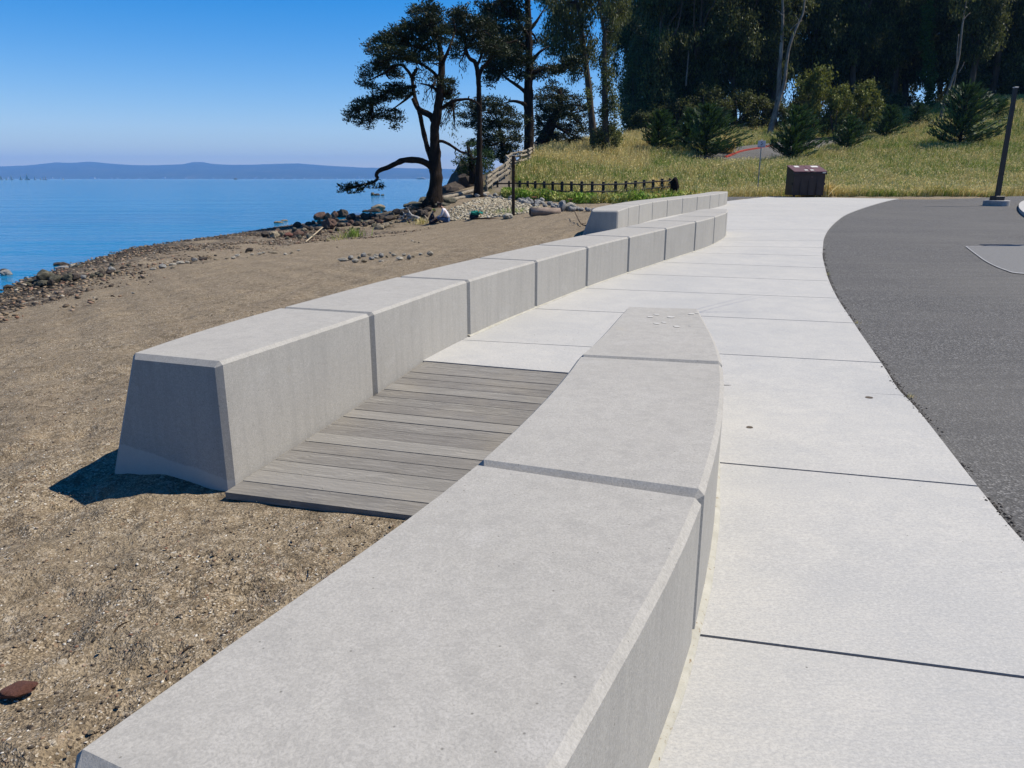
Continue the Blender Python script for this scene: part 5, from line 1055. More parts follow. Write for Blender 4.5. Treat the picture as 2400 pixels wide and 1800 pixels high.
    # red flat stone near the camera
    b = hit_t(34, 1636, 1); rock('rock_red', 4, (b[0] + .005, b[1] + .02, b[2] + .018), .062, .042, .036, .5, 'flat brick red stone on the sand at the lower left corner', name='stone', cat='stone', flat=.55, sub=3, cuts=12)
build_rocks()
def stones_stuff(name, label, mat, pts, smin, smax, seed, flat=.55, cat='pebbles'):
    rg = np.random.default_rng(seed); bm = bmesh.new(); bmesh.ops.create_icosphere(bm, subdivisions=1, radius=1.0); bm.verts.ensure_lookup_table()
    bv = np.array([tuple(v.co) for v in bm.verts]); bf = np.array([[v.index for v in f.verts] for f in bm.faces]); bm.free()
    n = len(pts); nv = len(bv); s = smin + (smax - smin) * rg.uniform(0, 1, n) ** 2.6; a = rg.uniform(0, 6.28, n)
    ax = np.stack([s * rg.uniform(.8, 1.25, n), s * rg.uniform(.55, .95, n), s * flat * rg.uniform(.6, 1.2, n)], 1)
    V = bv[None] * (1 + rg.uniform(-.2, .2, (n, nv, 1))) * ax[:, None]; t = rg.normal(size=n) * .25
    ca, sa = np.cos(a)[:, None], np.sin(a)[:, None]; x, y, z = V[..., 0], V[..., 1], V[..., 2]; z2 = z * np.cos(t)[:, None] + x * np.sin(t)[:, None]
    V = np.stack([x * ca - y * sa, x * sa + y * ca, z2], -1) + pts[:, None] + np.array([0, 0, 1]) * (ax[:, 2] * .35)[:, None, None]
    F = bf[None] + (np.arange(n) * nv)[:, None, None]; o = mesh_obj(name, V.reshape(-1, 3), F.reshape(-1, 3), mat, None, False); tag(o, label, cat, kind='stuff')
def build_pebbles():
    rg = np.random.default_rng(31)
    N = 90000; X = rg.uniform(-18, 1.5, N); Y = rg.uniform(10, 62, N); Z = T(X, Y); k = (Z > -1.32) & (Z < -.80 + .16 * hnoise(X, Y, 2.2, 31)) & (X > -1.02 * Y) & (rg.uniform(0, 1, N) < np.clip((-.70 - Z) / .22, 0.02, 1))
    k &= rg.uniform(0, 1, N) < np.clip(16 / Y, .35, 1)
    P = np.stack([X, Y, Z], 1)[k][:30000]; stones_stuff('shingle', 'brown and grey shingle band between sand and water', M['cobble_dark'], P, .012, .065, 1)
    N = 30000; X = rg.uniform(-4.6, 5.2, N); Y = rg.uniform(34.5, 45, N); px = 1200 + F_PX * X / (Y * C_); Z = T(X, Y)
    zc = Y * C_ - (Z - CAM_H) * S_; py = 900 - F_PX * ((Z - CAM_H) * C_ + Y * S_) / zc; px = 1200 + F_PX * X / zc
    top = np.interp(px, [1035, 1060, 1110, 1160, 1215, 1250, 1290, 1330, 1395], [500, 488, 470, 462, 473, 483, 492, 495, 497]); bot = np.interp(px, [1035, 1060, 1120, 1200, 1290, 1395], [514, 517, 514, 504, 498, 500]); k = (py > top) & (py < bot) & (px > 1035) & (px < 1395)
    P = np.stack([X, Y, Z], 1)[k][:7000]; stones_stuff('pale_cobbles', 'cream coloured cobble bed behind the seated person', M['cobble_pale'], P, .035, .11, 2)
    # coarse grit, pebbles and shell bits on the near sand
    N = 26000; r = np.exp(rg.uniform(math.log(.8), math.log(16), N)); a = np.radians(rg.uniform(-46, 6, N)); X, Y = r * np.sin(a), r * np.cos(a); k = (X < np.where(Y < 3.3, np.interp(Y, [0, .8, 2.1, 3.3], [-1.05, -.95, -.4, .1]), np.interp(Y, [3.3, 5.1, 6.8, 8.3, 9.7, 12, 16], [-2.2, -1.95, -1.35, -.65, 0, 1.3, 1.4]))) | ((Y > 2.3) & (Y < 3.25) & (X < -.1) & (X > -1.6))
    X, Y, r = X[k], Y[k], r[k]; Z = T(X, Y) + relief(X, Y)
    Z = np.where((Y > 2.2) & (Y < 3.4) & (X > -1.45), np.minimum(Z, -.186), Z); P = np.stack([X, Y, Z], 1); sh = rg.uniform(0, 1, len(P))
    stones_stuff('pebbles', 'small brown and dark pebbles strewn over the near sand', M['cobble_dark'], P[sh < .74], .0025, .010, 3)
    stones_stuff('shell_fragments', 'tiny white shell fragments strewn over the near sand', M['shell'], P[sh >= .80], .002, .0085, 4, .35, 'shells')
build_pebbles()
def build_crumbs():
    rg = np.random.default_rng(91); C = along(RC, 12, 84, 4200); t = np.gradient(C, axis=0); t /= np.linalg.norm(t, axis=1, keepdims=True); nn = np.stack([t[:, 1], -t[:, 0]], 1)
    d = .004 + np.abs(rg.normal(size=len(C))) * .022 - (rg.uniform(0, 1, len(C)) < .05) * .02; P = C + nn * d[:, None] + rg.normal(size=(len(C), 2)) * .005; z = zp(P[:, 1]) - np.where(d > 0, .022, 0)
    k = hnoise(P[:, 0], P[:, 1], .5, 93) > -.5; P, z = P[k], z[k]; stones_stuff('asphalt_crumbs', 'loose dark crumbs along the ragged asphalt edge', plain('crumb_black', (.11, .10, .09), .9, .1, .3), np.column_stack([P, z]), .002, .009, 6, .7, 'crumbs')
    N = 900; X = rg.uniform(-1.3, .9, N); Y = rg.uniform(3.4, 8.5, N); k = X > np.interp(Y, L2_y, L2_x) + .03; X, Y = X[k], Y[k]; Z = np.where(Y < 5.6, np.interp(Y, [3.4, 5.7], [-.166, -.022]) + .002, zp(Y)); k = (Y > 5.95) | (Y < 5.2); stones_stuff('blown_grit', 'scattered sand grit on boards and slabs', M['cobble_pale'], np.column_stack([X, Y, Z])[k], .001, .0035, 7, .6, 'grit')
build_crumbs()
# ------------------------------------------------------------------ driftwood, logs, twigs
def obj_mb(mb, name, mat, p, label, cat, group=None, smooth=True, kind=None):
    p = np.array(p, float); o = mesh_obj(name, np.array(mb.v) - p, mb.f, mat, None, smooth); o.location = p; return tag(o, label, cat, group, kind)
def build_wood_bits():
    b = hit_t(958, 518, 30); m = 1 / ppm(b[1]); q = lambda x, y, d=0: atY(900 + x / 8.848, 450 + y / 8.848, b[1] + d); mb = MB()
    for pts, r0, r1 in (([(740, 545), (660, 520), (590, 490), (540, 450), (515, 400), (490, 345)], .07, .045), ([(720, 560), (620, 540), (520, 545), (440, 590), (380, 640)], .09, .03), ([(600, 500), (500, 470), (430, 470), (400, 520), (380, 580), (340, 640)], .08, .03), ([(700, 590), (600, 600), (480, 610), (400, 625)], .09, .05),
                        ([(440, 480), (400, 430), (380, 400)], .04, .015), ([(420, 540), (350, 560), (290, 560)], .05, .02), ([(500, 350), (470, 320), (420, 335)], .025, .01), ([(490, 350), (520, 300), (580, 265)], .02, .008), ([(400, 520), (350, 500), (330, 480)], .035, .012), ([(560, 560), (480, 500), (450, 440)], .06, .03)):
        P = [q(x, y, random.uniform(-.12, .12)) for x, y in pts]; mb.tube(spline(P, 3), list(np.linspace(r0, r1, (len(P) - 1) * 3 + 1)), 7, True, .4)
    obj_mb(mb, 'driftwood_root', M['driftwood'], b, 'bleached grey driftwood root lying beside the seated person', 'driftwood')
    mb = MB(); P = [hit_t(717, 570, 10), hit_t(742, 551, 10), hit_t(756, 541, 10)]; P = [p + np.array([0, 0, .05 + .05 * i]) for i, p in enumerate(P)]; mb.tube(spline(P, 4), .028, 6, True, .2); obj_mb(mb, 'stick', M['straw'], P[0], 'long bleached stick lying across the shingle', 'stick')
    mb = MB(); P = [hit_t(993, 508, 20) + np.array([0, 0, .12]), hit_t(1003, 516, 20) + np.array([0, 0, .03])]; mb.tube([P[0], (P[0] + P[1]) / 2, P[1]], .025, 6); obj_mb(mb, 'stick', M['straw'], P[0], 'short pale stick between the driftwood and the seated person', 'stick')
    # hollow log
    b = hit_t(1262, 506, 25); m = 1 / ppm(b[1]); mb = MB(); r = .17; L = 1.25; A = np.array([b[0] - .35, b[1] - .1, b[2] + r]); B_ = A + np.array([L, .35, -.02]); seg = 14
    d = (B_ - A) / np.linalg.norm(B_ - A); u = np.array([-d[1], d[0], 0]); wv = np.cross(d, u); V = []; F = []
    for t, rr in ((0, r * .7), (0, r), (.5, r * 1.03), (1, r * .9), (1, r * .6), (.1, r * .65)):
        c = A + (B_ - A) * t; V += [c + (u * math.cos(2 * PI * k / seg) + wv * math.sin(2 * PI * k / seg)) * rr * (1 + .1 * math.sin(k * 2.1)) for k in range(seg)]
    for j in range(5): F += [(j * seg + k, j * seg + (k + 1) % seg, (j + 1) * seg + (k + 1) % seg, (j + 1) * seg + k) for k in range(seg)]
    F += [(k, (k + 1) % seg, 5 * seg + (k + 1) % seg, 5 * seg + k) for k in range(seg)]; mb.add(V, F); obj_mb(mb, 'hollow_log', plain('old_log', (.30, .24, .20), .9, .1, .3, 5, .5), A, 'hollow old log with a dark open end in front of the grey rubble', 'log')
    # two terrace logs beside the trunk
    for (pts, r, lab) in ([(1036, 464), (1060, 459), (1085, 453), (1113, 446)], .11, 'upper pale log edging the bank right of the big trunk'), ([(1036, 472), (1070, 466), (1105, 460), (1144, 453)], .12, 'lower straw coloured log edging the bank right of the big trunk'):
        mb = MB(); P = [atY(x, y, 43 + i * 1.1) for i, (x, y) in enumerate(pts)]; mb.tube(spline(P, 4), r, 8, True, .25); obj_mb(mb, 'edging_log', M['rail_wood'], P[0], lab, 'log')
    mb = MB(); P = [hit_t(x, y, 10) + np.array([0, 0, h]) for x, y, h in ((1345, 512, .28), (1352, 520, .16), (1362, 528, .04), (1375, 531, .03), (1386, 530, .05))]; mb.tube(spline(P, 3), list(np.linspace(.012, .02, 13)), 5, True, .3)
    mb.tube([P[2], P[2] + np.array([.15, .1, .02])], .008, 4); obj_mb(mb, 'fallen_branch', M['twig'], P[2], 'thin bent dark branch on the sand against the dark end of the far wall', 'branch')
    for px, py, L, a, up, mt, lab in ((287, 1480, .10, 1.25, .012, 'post_wood', 'thin curved brown twig standing out on the near sand'), (728, 1340, .06, -1.2, .004, 'twig', 'small dark twig beside the edge of the near wall'), (532, 1403, .09, .25, .004, 'straw', 'straight pale twig lying on the sand in the middle'), (531, 1490, .035, .6, .004, 'twig', 'short black twig on the sand near the wall'),
                                      (445, 1525, .045, .7, .005, 'twig', 'short dark twig among the shell bits'), (1000 // 4 + 12, 1352, .035, .5, .003, 'twig', 'tiny dark twig on the upper left sand'), (588, 1458, .03, .15, .003, 'twig', 'small forked black twig near the wall edge'), (95, 1636, .05, .35, .003, 'straw', 'cream splinter right of the brick red stone'), (835, 1284, .03, -.1, .003, 'twig', 'thin dark twig below the boardwalk edge')):
        p = hit_t(px, py, .8); d = np.array([math.cos(a), math.sin(a), 0]) * L / 2; mb = MB(); n = np.array([-d[1], d[0], 0]) * .25; mb.tube(spline([p - d + [0, 0, .003], p + n + [0, 0, .006 + up], p + d + [0, 0, .003 + up]], 3), [.0022, .0026, .0028, .0026, .0022, .0018, .001], 5); obj_mb(mb, 'twig', M[mt], p, lab, 'twig')
    # small chips of stone right by the camera
    for i, (px, py, w_, h_, m_, lab) in enumerate([(298, 1595, 12, 9, 'rock_pale', 'cream shell chip near the middle of the near sand'), (233, 1529, 11, 7, 'rock_pale', 'white shell chip on the sand above the cream one'), (365, 1565, 12, 8, 'rock_dark', 'dark pebble right of the white shell chips'), (275, 1661, 14, 8, 'rock_dark', 'dark grey pebble on the lower sand'), (153, 1729, 12, 7, 'rock_pale', 'white chip near the lower edge of the sand'), (72, 1709, 16, 12, 'rock_dark', 'dark pebble in the lower left corner'), (48, 1790, 22, 9, 'rock_pale', 'long white shell at the bottom left edge'), (212, 1718, 16, 7, 'rock_tan', 'tan pebble near the bottom of the sand'), (160, 1769, 11, 9, 'rock_pale', 'pinkish white chip at the bottom of the sand'), (375, 1494, 11, 8, 'rock_dark', 'black pebble above the near wall edge')]):
        p = hit_t(px, py, .6); m = (math.hypot(p[1], CAM_H - p[2])) / 1812 / 1; rock(m_, i, (p[0], p[1], p[2] + h_ * m * .2), w_ * m * .5, w_ * m * .4, h_ * m * .7, i, lab, name='stone', cat='stone', sub=2, flat=.6)
build_wood_bits()
# ------------------------------------------------------------------ fences, posts, stakes
def build_fences():
    root_p = None; posts = [(1141, 451, 424, 54), (1166, 453, 424, 53), (1193, 454, 424, 52)] + [(1180 + x / 5.027, yb, yt, Y) for x, yb, yt, Y in ((190, 455, 423.5, 51), (285, 455, 424, 50.5), (375, 456, 424, 50), (480, 456, 424.5, 49.5), (580, 456, 425, 49), (690, 457, 425, 48.5), (800, 460, 425, 48), (920, 463, 425, 47.5), (1045, 459, 425, 47.5), (1175, 459, 426, 48), (1320, 458, 425, 48.5), (1440, 459, 424, 49), (1553, 454, 423.5, 49.5), (1655, 453, 421.5, 50), (1762, 450, 420.5, 50.5), (1867, 448, 418.5, 51), (1960, 446, 417.5, 51.5))]
    P = [(atY(x, yb, Y - 3.2), atY(x, yt, Y - 3.2)) for x, yb, yt, Y in posts]; b = P[8][0]; r = empty('rail_fence', b); tag(r, 'dark post and rail fence crossing below the grassy slope', 'fence')
    for i, (lo, hi) in enumerate(P):
        mb = MB(); w_ = .15 if i > 2 else .12; h = hi[2] - lo[2] + .35; mb.box(((lo[0] + hi[0]) / 2 - b[0], lo[1] - b[1], hi[2] - h / 2 - b[2]), (w_, w_, h), .1, 0, .015); mb.build('post', M['fence_wood'], r)
    for i in range(len(P) - 1):
        for f, nm in ((.80, 'rail'), (.30, 'rail')):
            a = P[i][0] * (1 - f) + P[i][1] * f; c = P[i + 1][0] * (1 - f) + P[i + 1][1] * f; off = np.array([0, -.10, 0]); j = np.array([0, 0, random.uniform(-.03, .03)]); d = (c - a) * .08; mb = MB(); mb.tube([a - b - d + off + j, c - b + d + off], .045, 5, True); mb.build(nm, M['fence_wood'], r)
    # split rails climbing beside the path
    Q = [((1141, 445), 52), ((1152, 437), 54), ((1166, 426), 57), ((1183, 415), 59), ((1195, 404), 61), ((1187, 395), 62), ((1199, 388), 63.5), ((1219, 384), 64), ((1240, 378), 65.5), ((1249, 368), 68), ((1252, 358), 70), ((1262, 350), 73), ((1276, 345), 75)]
    P = [hit_t(x, y + 5, 44) for (x, y), Y in Q]; b = P[0]; r = empty('split_rail_fence', b); tag(r, 'pale zigzag split rail fence climbing beside the shore path', 'fence')
    for i, p in enumerate(P):
        g = min(p[2], Tz(p[0], p[1]) + .1); mb = MB(); mb.tube([(p[0] - b[0], p[1] - b[1], g - .3 - b[2]), (p[0] - b[0] + .02, p[1] - b[1], p[2] + 1.0 - b[2])], .07, 6, True); mb.build('post', M['rail_wood'], r)
    for i in range(len(P) - 1):
        for h in (.35, .68, .95):
            mb = MB(); d = (P[i + 1] - P[i]) * .10; a = P[i] - b - d + np.array([random.uniform(-.05, .05), -.08, h + random.uniform(-.05, .05)]); c = P[i + 1] - b + d + np.array([0, -.08, h + random.uniform(-.05, .05)]); mb.tube([a, (a + c) / 2 + np.array([0, 0, -.02]), c], .085, 5, True, .2); mb.build('rail', M['rail_wood'], r)
    # single tall post on the beach with its small pale cap fitting
    lo, hi = atY(1203, 507, 34), atY(1203, 365, 34); b = lo; r = empty('wooden_post', b); tag(r, 'tall square brown wooden post standing alone on the beach', 'post')
    mb = MB(); h = hi[2] - lo[2]; mb.box((0, 0, h / 2 - .1), (.125, .125, h + .2), .2, 0, .012); mb.build('shaft', M['post_wood'], r)
    mb = MB(); mb.box((0, 0, h + .012), (.14, .14, .03), .2, 0, .006); mb.build('cap', M['lamp_cap'], r)
    # charred stump by the fence end
    lo, hi = atY(1580, 462, 46), atY(1580, 415, 46); mb = MB(); h = hi[2] - lo[2]
    P = [lo + np.array([0, 0, h * t]) for t in (-.1, .05, .3, .55, .75, .9, 1.0)]; mb.tube(P, [.22, .24, .27, .27, .23, .16, .05], 12, True, .5); obj_mb(mb, 'burnt_stump', plain('charred_wood', (.012, .009, .008), .9, .1, .4, 6, .6), lo, 'black charred stump standing at the right end of the dark fence', 'stump')
    for px, yb, yt, lab in ((1252, 492, 463, 'thin stake with an orange cross piece, the left of two in the rubble'), (1336, 483, 468, 'stake with an orange cross piece, the right of two below the fence')):
        Y = 37.5; lo, hi = atY(px, yb, Y), atY(px, yt, Y); r = empty('marker_stake', lo); tag(r, lab, 'stake', 'orange topped stakes'); h = hi[2] - lo[2]
        mb = MB(); mb.tube([(0, 0, -.15), (0, 0, h)], .022, 6); mb.build('shaft', M['twig'], r); mb = MB(); mb.box((0, 0, h + .02), (.24, .05, .045), 0, 0, .005); mb.build('cross_piece', plain('orange_paint', (.62, .25, .12), .7), r)
build_fences()
# ------------------------------------------------------------------ dumpster, sign, lamp posts
def prism(mb, prof, x0, x1):
    n = len(prof); V = [(x, y, z) for x in (x0, x1) for y, z in prof]; mb.add(V, [tuple(range(n)), tuple(range(2 * n - 1, n - 1, -1))] + [(i, n + i, n + (i + 1) % n, (i + 1) % n) for i in range(n)])
def build_dumpster():
    Y = 41.6; c = atY(1884, 461, Y); c[2] = float(zp(Y)); r = empty('dumpster', c, -.06); tag(r, 'closed dark brown metal dumpster at the end of the path below the slope', 'dumpster')
    br = plain('dumpster_brown', (.032, .021, .021), .6, .35, .35, 4, .15); lidm = plain('dumpster_lid', (.14, .06, .065), .55, .35, .25, 6, .1); W = .84; D = .72; H = 1.24
    mb = MB(); t = .03; prism(mb, [(-D + .06, .10), (D, .10), (D, H + .32), (-D, H)], -W + .02, W - .06); o = mb.build('body', br, r)
    mb = MB()
    for x in (-W * .5, 0, W * .5): mb.box((x - .02, -D - .012 + .03, .62), (.05, .04, 1.0), 0, -.05)
    mb.box((0, -D - .01, H - .03), (W * 2 + .02, .09, .09), 0, 0, .01); mb.box((W - .0, 0, H * .55), (.07, 1.1, .12)); mb.box((-W - .0, 0, H * .55), (.05, 1.1, .12)); mb.build('rim_and_ribs', br, r)
    for s in (-1, 1):
        mb = MB(); x0, x1 = (-W - .01, -.012) if s < 0 else (.012, W + .01); V = []
        prism(mb, [(-D - .05, H + .03), (D + .02, H + .36), (D + .02, H + .41), (-D - .05, H + .075)], x0, x1); lid = mb.build('lid', lidm, r)
        mb = MB(); sl = .33 / (2 * D + .07)
        def onlid(x, y, w_, d_): z = H + .078 + (y + D + .05) * sl; mb.add([(x - w_, y - d_, z - d_ * sl + .004), (x + w_, y - d_, z - d_ * sl + .004), (x + w_, y + d_, z + d_ * sl + .004), (x - w_, y + d_, z + d_ * sl + .004)], [(0, 1, 2, 3)])
        onlid(s * .15, -D + .28, .085, .10); onlid(s * .42 + (.1 if s > 0 else 0), D - .30, .18 if s > 0 else .12, .17); mb.build('label_sticker', M['white'], lid)
        mb = MB(); mb.box((s * .17, -D - .075, H + .02), (.16, .05, .09), 0, 0, .01); mb.build('handle', br, lid)
    for x in (-W + .15, W - .15):
        mb = MB(); mb.tube([(x - .04, -D + .2, .07), (x + .04, -D + .2, .07)], .07, 12); mb.build('wheel', M['twig'], r)
    mb = MB(); mb.box((.10, -D + .02, H * .86), (.12, .02, .12), 0, 0, .01); mb.build('latch_plate', lidm, r); mb = MB(); mb.box((W - .16, -D - .06, H + .01), (.16, .03, .05), 0, 0, .005); mb.build('reflector', M['white'], r)
build_dumpster()
def build_sign():
    Y = 43.6; lo = atY(1775, 452, Y); t0 = atY(1784.5, 343, Y); r = empty('no_parking_sign', lo); r.name = 'small_sign'; tag(r, 'small white sign with a dark symbol on a thin metal post in the grass', 'sign')
    h = t0[2] - lo[2]; dx = (t0[0] - lo[0]) * .25; galv = plain('galvanised_steel', (.30, .33, .34), .5, .5, .1, 8, 0, .4)
    mb = MB(); mb.tube([(0, 0, -.2), (dx * .6, 0, h + .30)], .03, 8); mb.build('post', galv, r); mb = MB(); mb.box((dx * .6, -.0, h + .33), (.09, .07, .05), 0, 0, .01); mb.build('cap', M['white'], r)
    cx = dx * .6; p = MB(); p.box((cx, -.045, h + .12), (.44, .012, .36), 0, 0, .004); plate = p.build('sign_plate', plain('sign_white', (.60, .60, .66), .5, .3, .04), r)
    ink = plain('sign_ink', (.03, .03, .045), .6); mb = MB()
    P = [(.035, .25), (-.01, .262), (-.04, .235), (-.02, .205), (.025, .185), (.045, .150), (.015, .118), (-.035, .125)]
    mb.tube(spline([(cx + x, -.054, h + z - .02) for x, z in P], 3), .011, 6); mb.tube([(cx - .05, -.054, h + .075), (cx + .02, -.054, h + .078)], .016, 6); mb.build('symbol', ink, plate)
    mb = MB()
    for x, w_ in ((-.16, .05), (-.10, .03), (-.03, .06), (.05, .04), (.13, .06)): mb.box((cx + x, -.054, h - .015), (w_, .004, .022))
    mb.build('text_line', ink, plate)
build_sign()
def build_lamps():
    def lamp(c, h, label, head, group=None):
        r = empty('lamp_post', c); tag(r, label, 'lamp post', group); mb = MB(); mb.tube([(0, 0, -.1), (0, 0, .20), (0, 0, .22)], [.47, .47, .45], 40); mb.build('footing', M['footing'], r)
        mb = MB(); mb.box((0, 0, .19 + .1), (.38, .38, .20), .1, 0, .01); mb.build('base_cover', M['lamp_metal'], r); mb = MB(); V = [];
        for z, s in ((.38, .075), (h, .062)): V += [(-s, -s, z), (s, -s, z), (s, s, z), (-s, s, z)]
        mb.add(V, [(0, 1, 5, 4), (1, 2, 6, 5), (2, 3, 7, 6), (3, 0, 4, 7), (3, 2, 1, 0), (4, 5, 6, 7)]); mb.build('pole', M['lamp_metal'], r)
        mb = MB(); mb.box((0, 0, h + .015), (.15, .15, .035), 0, 0, .006); mb.build('pole_cap', M['lamp_cap'], r)
        if head: mb = MB(); mb.box((-.35, 0, h - .02), (.62, .30, .10), 0, 0, .02); mb.build('lamp_head', M['lamp_metal'], r)
        return r
    c = hit_p(2334, 482.5, -.02); h = atY(2371, 206, c[1])[2] - c[2]; lamp(c, h, 'dark metal lamp post on a round white concrete footing at the right', False)
    lamp((12.9, 15.2, float(zp(15.2)) - .02), 4.5, 'lamp post just outside the right edge whose head shades the pale patch', True)
build_lamps()
# ------------------------------------------------------------------ boats and the far shore
def build_far():
    sail_m = plain('sail_cloth', (.80, .80, .78), .8); hull_m = plain('boat_hull', (.55, .55, .55), .5); dark_m = plain('boat_hull_dark', (.05, .06, .08), .5)
    def boat(px, hp, wd, dark, lab):
        D = 1500.0; h = hp / 1812 * D; X = atY(px, 420, D)[0]; r = empty('sailboat', (X, D, ZWAT)); tag(r, lab, 'sailboat', 'sailboats off the far left shore'); s = h / 12.0
        mb = MB(); V = []; L = 5.0 * s
        for x, b, z in ((-L, .8, 1.0), (-L * .4, 1.5, .9), (L * .3, 1.3, 1.0), (L, .05, 1.3)): V += [(x, -b * s, z * s), (x, b * s, z * s), (x, 0, -.3)]
        F = []
        for k in range(3): F += [(k * 3, k * 3 + 3, k * 3 + 5, k * 3 + 2), (k * 3 + 1, k * 3 + 2, k * 3 + 5, k * 3 + 4), (k * 3, k * 3 + 1, k * 3 + 4, k * 3 + 3)]
        F += [(0, 2, 1), (9, 10, 11)]; mb.add(V, F); mb.build('hull', dark_m if dark else hull_m, r); mb = MB(); mb.tube([(0, 0, .8 * s), (0, 0, h)], .12, 5); mb.build('mast', hull_m, r)
        for x0, x1, zt, nm in ((-.15, -wd, .97, 'mainsail'), (.25, wd * .85, .8, 'jib')):
            mb = MB(); e = x1 * 4.6 * s; mb.add([(x0, -.05, 1.6 * s), (e, .4, 1.7 * s), (x0, -.05, h * zt), (x0, .05, 1.6 * s), (e, .5, 1.7 * s), (x0, .05, h * zt)], [(0, 1, 2), (5, 4, 3), (0, 3, 4, 1), (1, 4, 5, 2), (2, 5, 3, 0)]); mb.build(nm, sail_m, r)
    for px, hp, wd, dk, lab in ((3, 12, .8, False, 'white sailboat cut by the left edge of the photo'), (15, 8, .8, False, 'small white sailboat, second from the left'), (27, 12, .6, False, 'slim white sailboat, third from the left'), (49, 10, .8, True, 'sailboat with a dark hull left of the tallest one'), (64, 15, .8, True, 'tallest sailboat of the group on the horizon'), (82, 8, .8, False, 'small pale sailboat right of the tallest one'), (95, 6, .7, False, 'tiny sailboat left of the overlapping pair'), (102, 8, .7, False, 'left sailboat of the overlapping pair'), (107, 9, .6, True, 'right sailboat of the overlapping pair, dark hulled'), (148, 6, .6, False, 'lone tiny sailboat right of the group')): boat(px, hp, wd, dk, lab)
    X = atY(987, 420, 2600)[0]; r = empty('ferry', (X, 2600, ZWAT)); tag(r, 'white ferry on the bay between the cypress trunk and the shore', 'ferry')
    mb = MB(); mb.box((0, 0, 1.4), (32, 7, 3.2), 0, 0, .6); mb.build('hull', hull_m, r); mb = MB(); mb.box((-1, 0, 4.2), (24, 6, 2.6), 0, 0, .4); mb.build('cabin', sail_m, r); mb = MB(); mb.box((3, 0, 6.4), (7, 5, 1.8), 0, 0, .4); mb.build('bridge', sail_m, r)
    X = atY(552, 420, 2200)[0]; mb = MB(); mb.box((0, 0, 1.0), (9, 3, 2.2), 0, 0, .4); o = mb.build('motor_boat', dark_m); mb = MB(); mb.box((0, 0, 3), (4, 2.4, 2), 0, 0, .3); mb.build('cabin', hull_m, o); o.location = (X, 2200, ZWAT); tag(o, 'small dark motor boat on the horizon in the middle of the bay', 'boat')
    g = random.Random(3); bm_ = [plain('pale_building', (.62, .60, .56), .9), plain('grey_building', (.40, .42, .44), .9)]; rf = plain('building_roof', (.25, .22, .20), .9)
    mesh = None; n = 0
    for px, wpx, hpx in [(385, 6, 4), (404, 3, 2), (218, 10, 2.6), (230, 4, 2.2), (122, 4, 3), (142, 3, 3.5), (18, 4, 3), (470, 3, 2), (500, 3, 2), (521, 2, 2), (597, 5, 2.5), (601, 2, 4), (620, 4, 2), (640, 3, 2), (663, 2, 2), (691, 3, 2), (713, 3, 2), (838, 3, 6), (842, 2, 5), (851, 4, 2.5), (872, 3, 2), (260, 5, 2), (275, 4, 2), (300, 3, 2), (327, 4, 2), (345, 3, 2), (436, 3, 2), (575, 3, 2), (755, 4, 2), (790, 3, 2), (905, 3, 2), (930, 3, 2)]:
        D = 10350.0; X = atY(px, 420, D)[0]; w_, h = wpx / 1812 * D, hpx / 1812 * D; mb = MB(); mb.box((0, 0, h / 2), (w_, w_ * .6, h), 0, 0, .5); o = mb.build('shore_building', bm_[n % 2]); mb = MB(); mb.box((0, 0, h + .8), (w_ * .9, w_ * .5, 1.6)); mb.build('roof', rf, o); o.location = (X, D, ZWAT); tag(o, 'tiny pale building on the hazy far shore', 'building', 'tiny buildings along the far shore'); n += 1
build_far()
# ------------------------------------------------------------------ people
def skinned(name, pts, edges, rad, mat, parent=None, sub=2):
    me = bpy.data.meshes.new(name); me.from_pydata([tuple(p) for p in pts], edges, []); o = bpy.data.objects.new(name, me); COL.objects.link(o)
    md = o.modifiers.new('s', 'SKIN'); md.use_smooth_shade = True
    for i, r in enumerate(rad): rr = r if hasattr(r, '__len__') else (r, r); me.skin_vertices[0].data[i].radius = rr; me.skin_vertices[0].data[i].use_root = (i == 0)
    s = o.modifiers.new('d', 'SUBSURF'); s.levels = sub; s.render_levels = sub; dg = bpy.context.evaluated_depsgraph_get(); m2 = bpy.data.meshes.new_from_object(o.evaluated_get(dg)); o.modifiers.clear(); o.data = m2; bpy.data.meshes.remove(me)
    m2.materials.clear(); m2.materials.append(mat); m2.polygons.foreach_set('use_smooth', np.ones(len(m2.polygons), dtype=bool))
    if parent is not None: o.parent = parent
    return o
def head_shape(c, s, mat_skin, mat_hair, parent, tilt, hair_only=False):
    pass
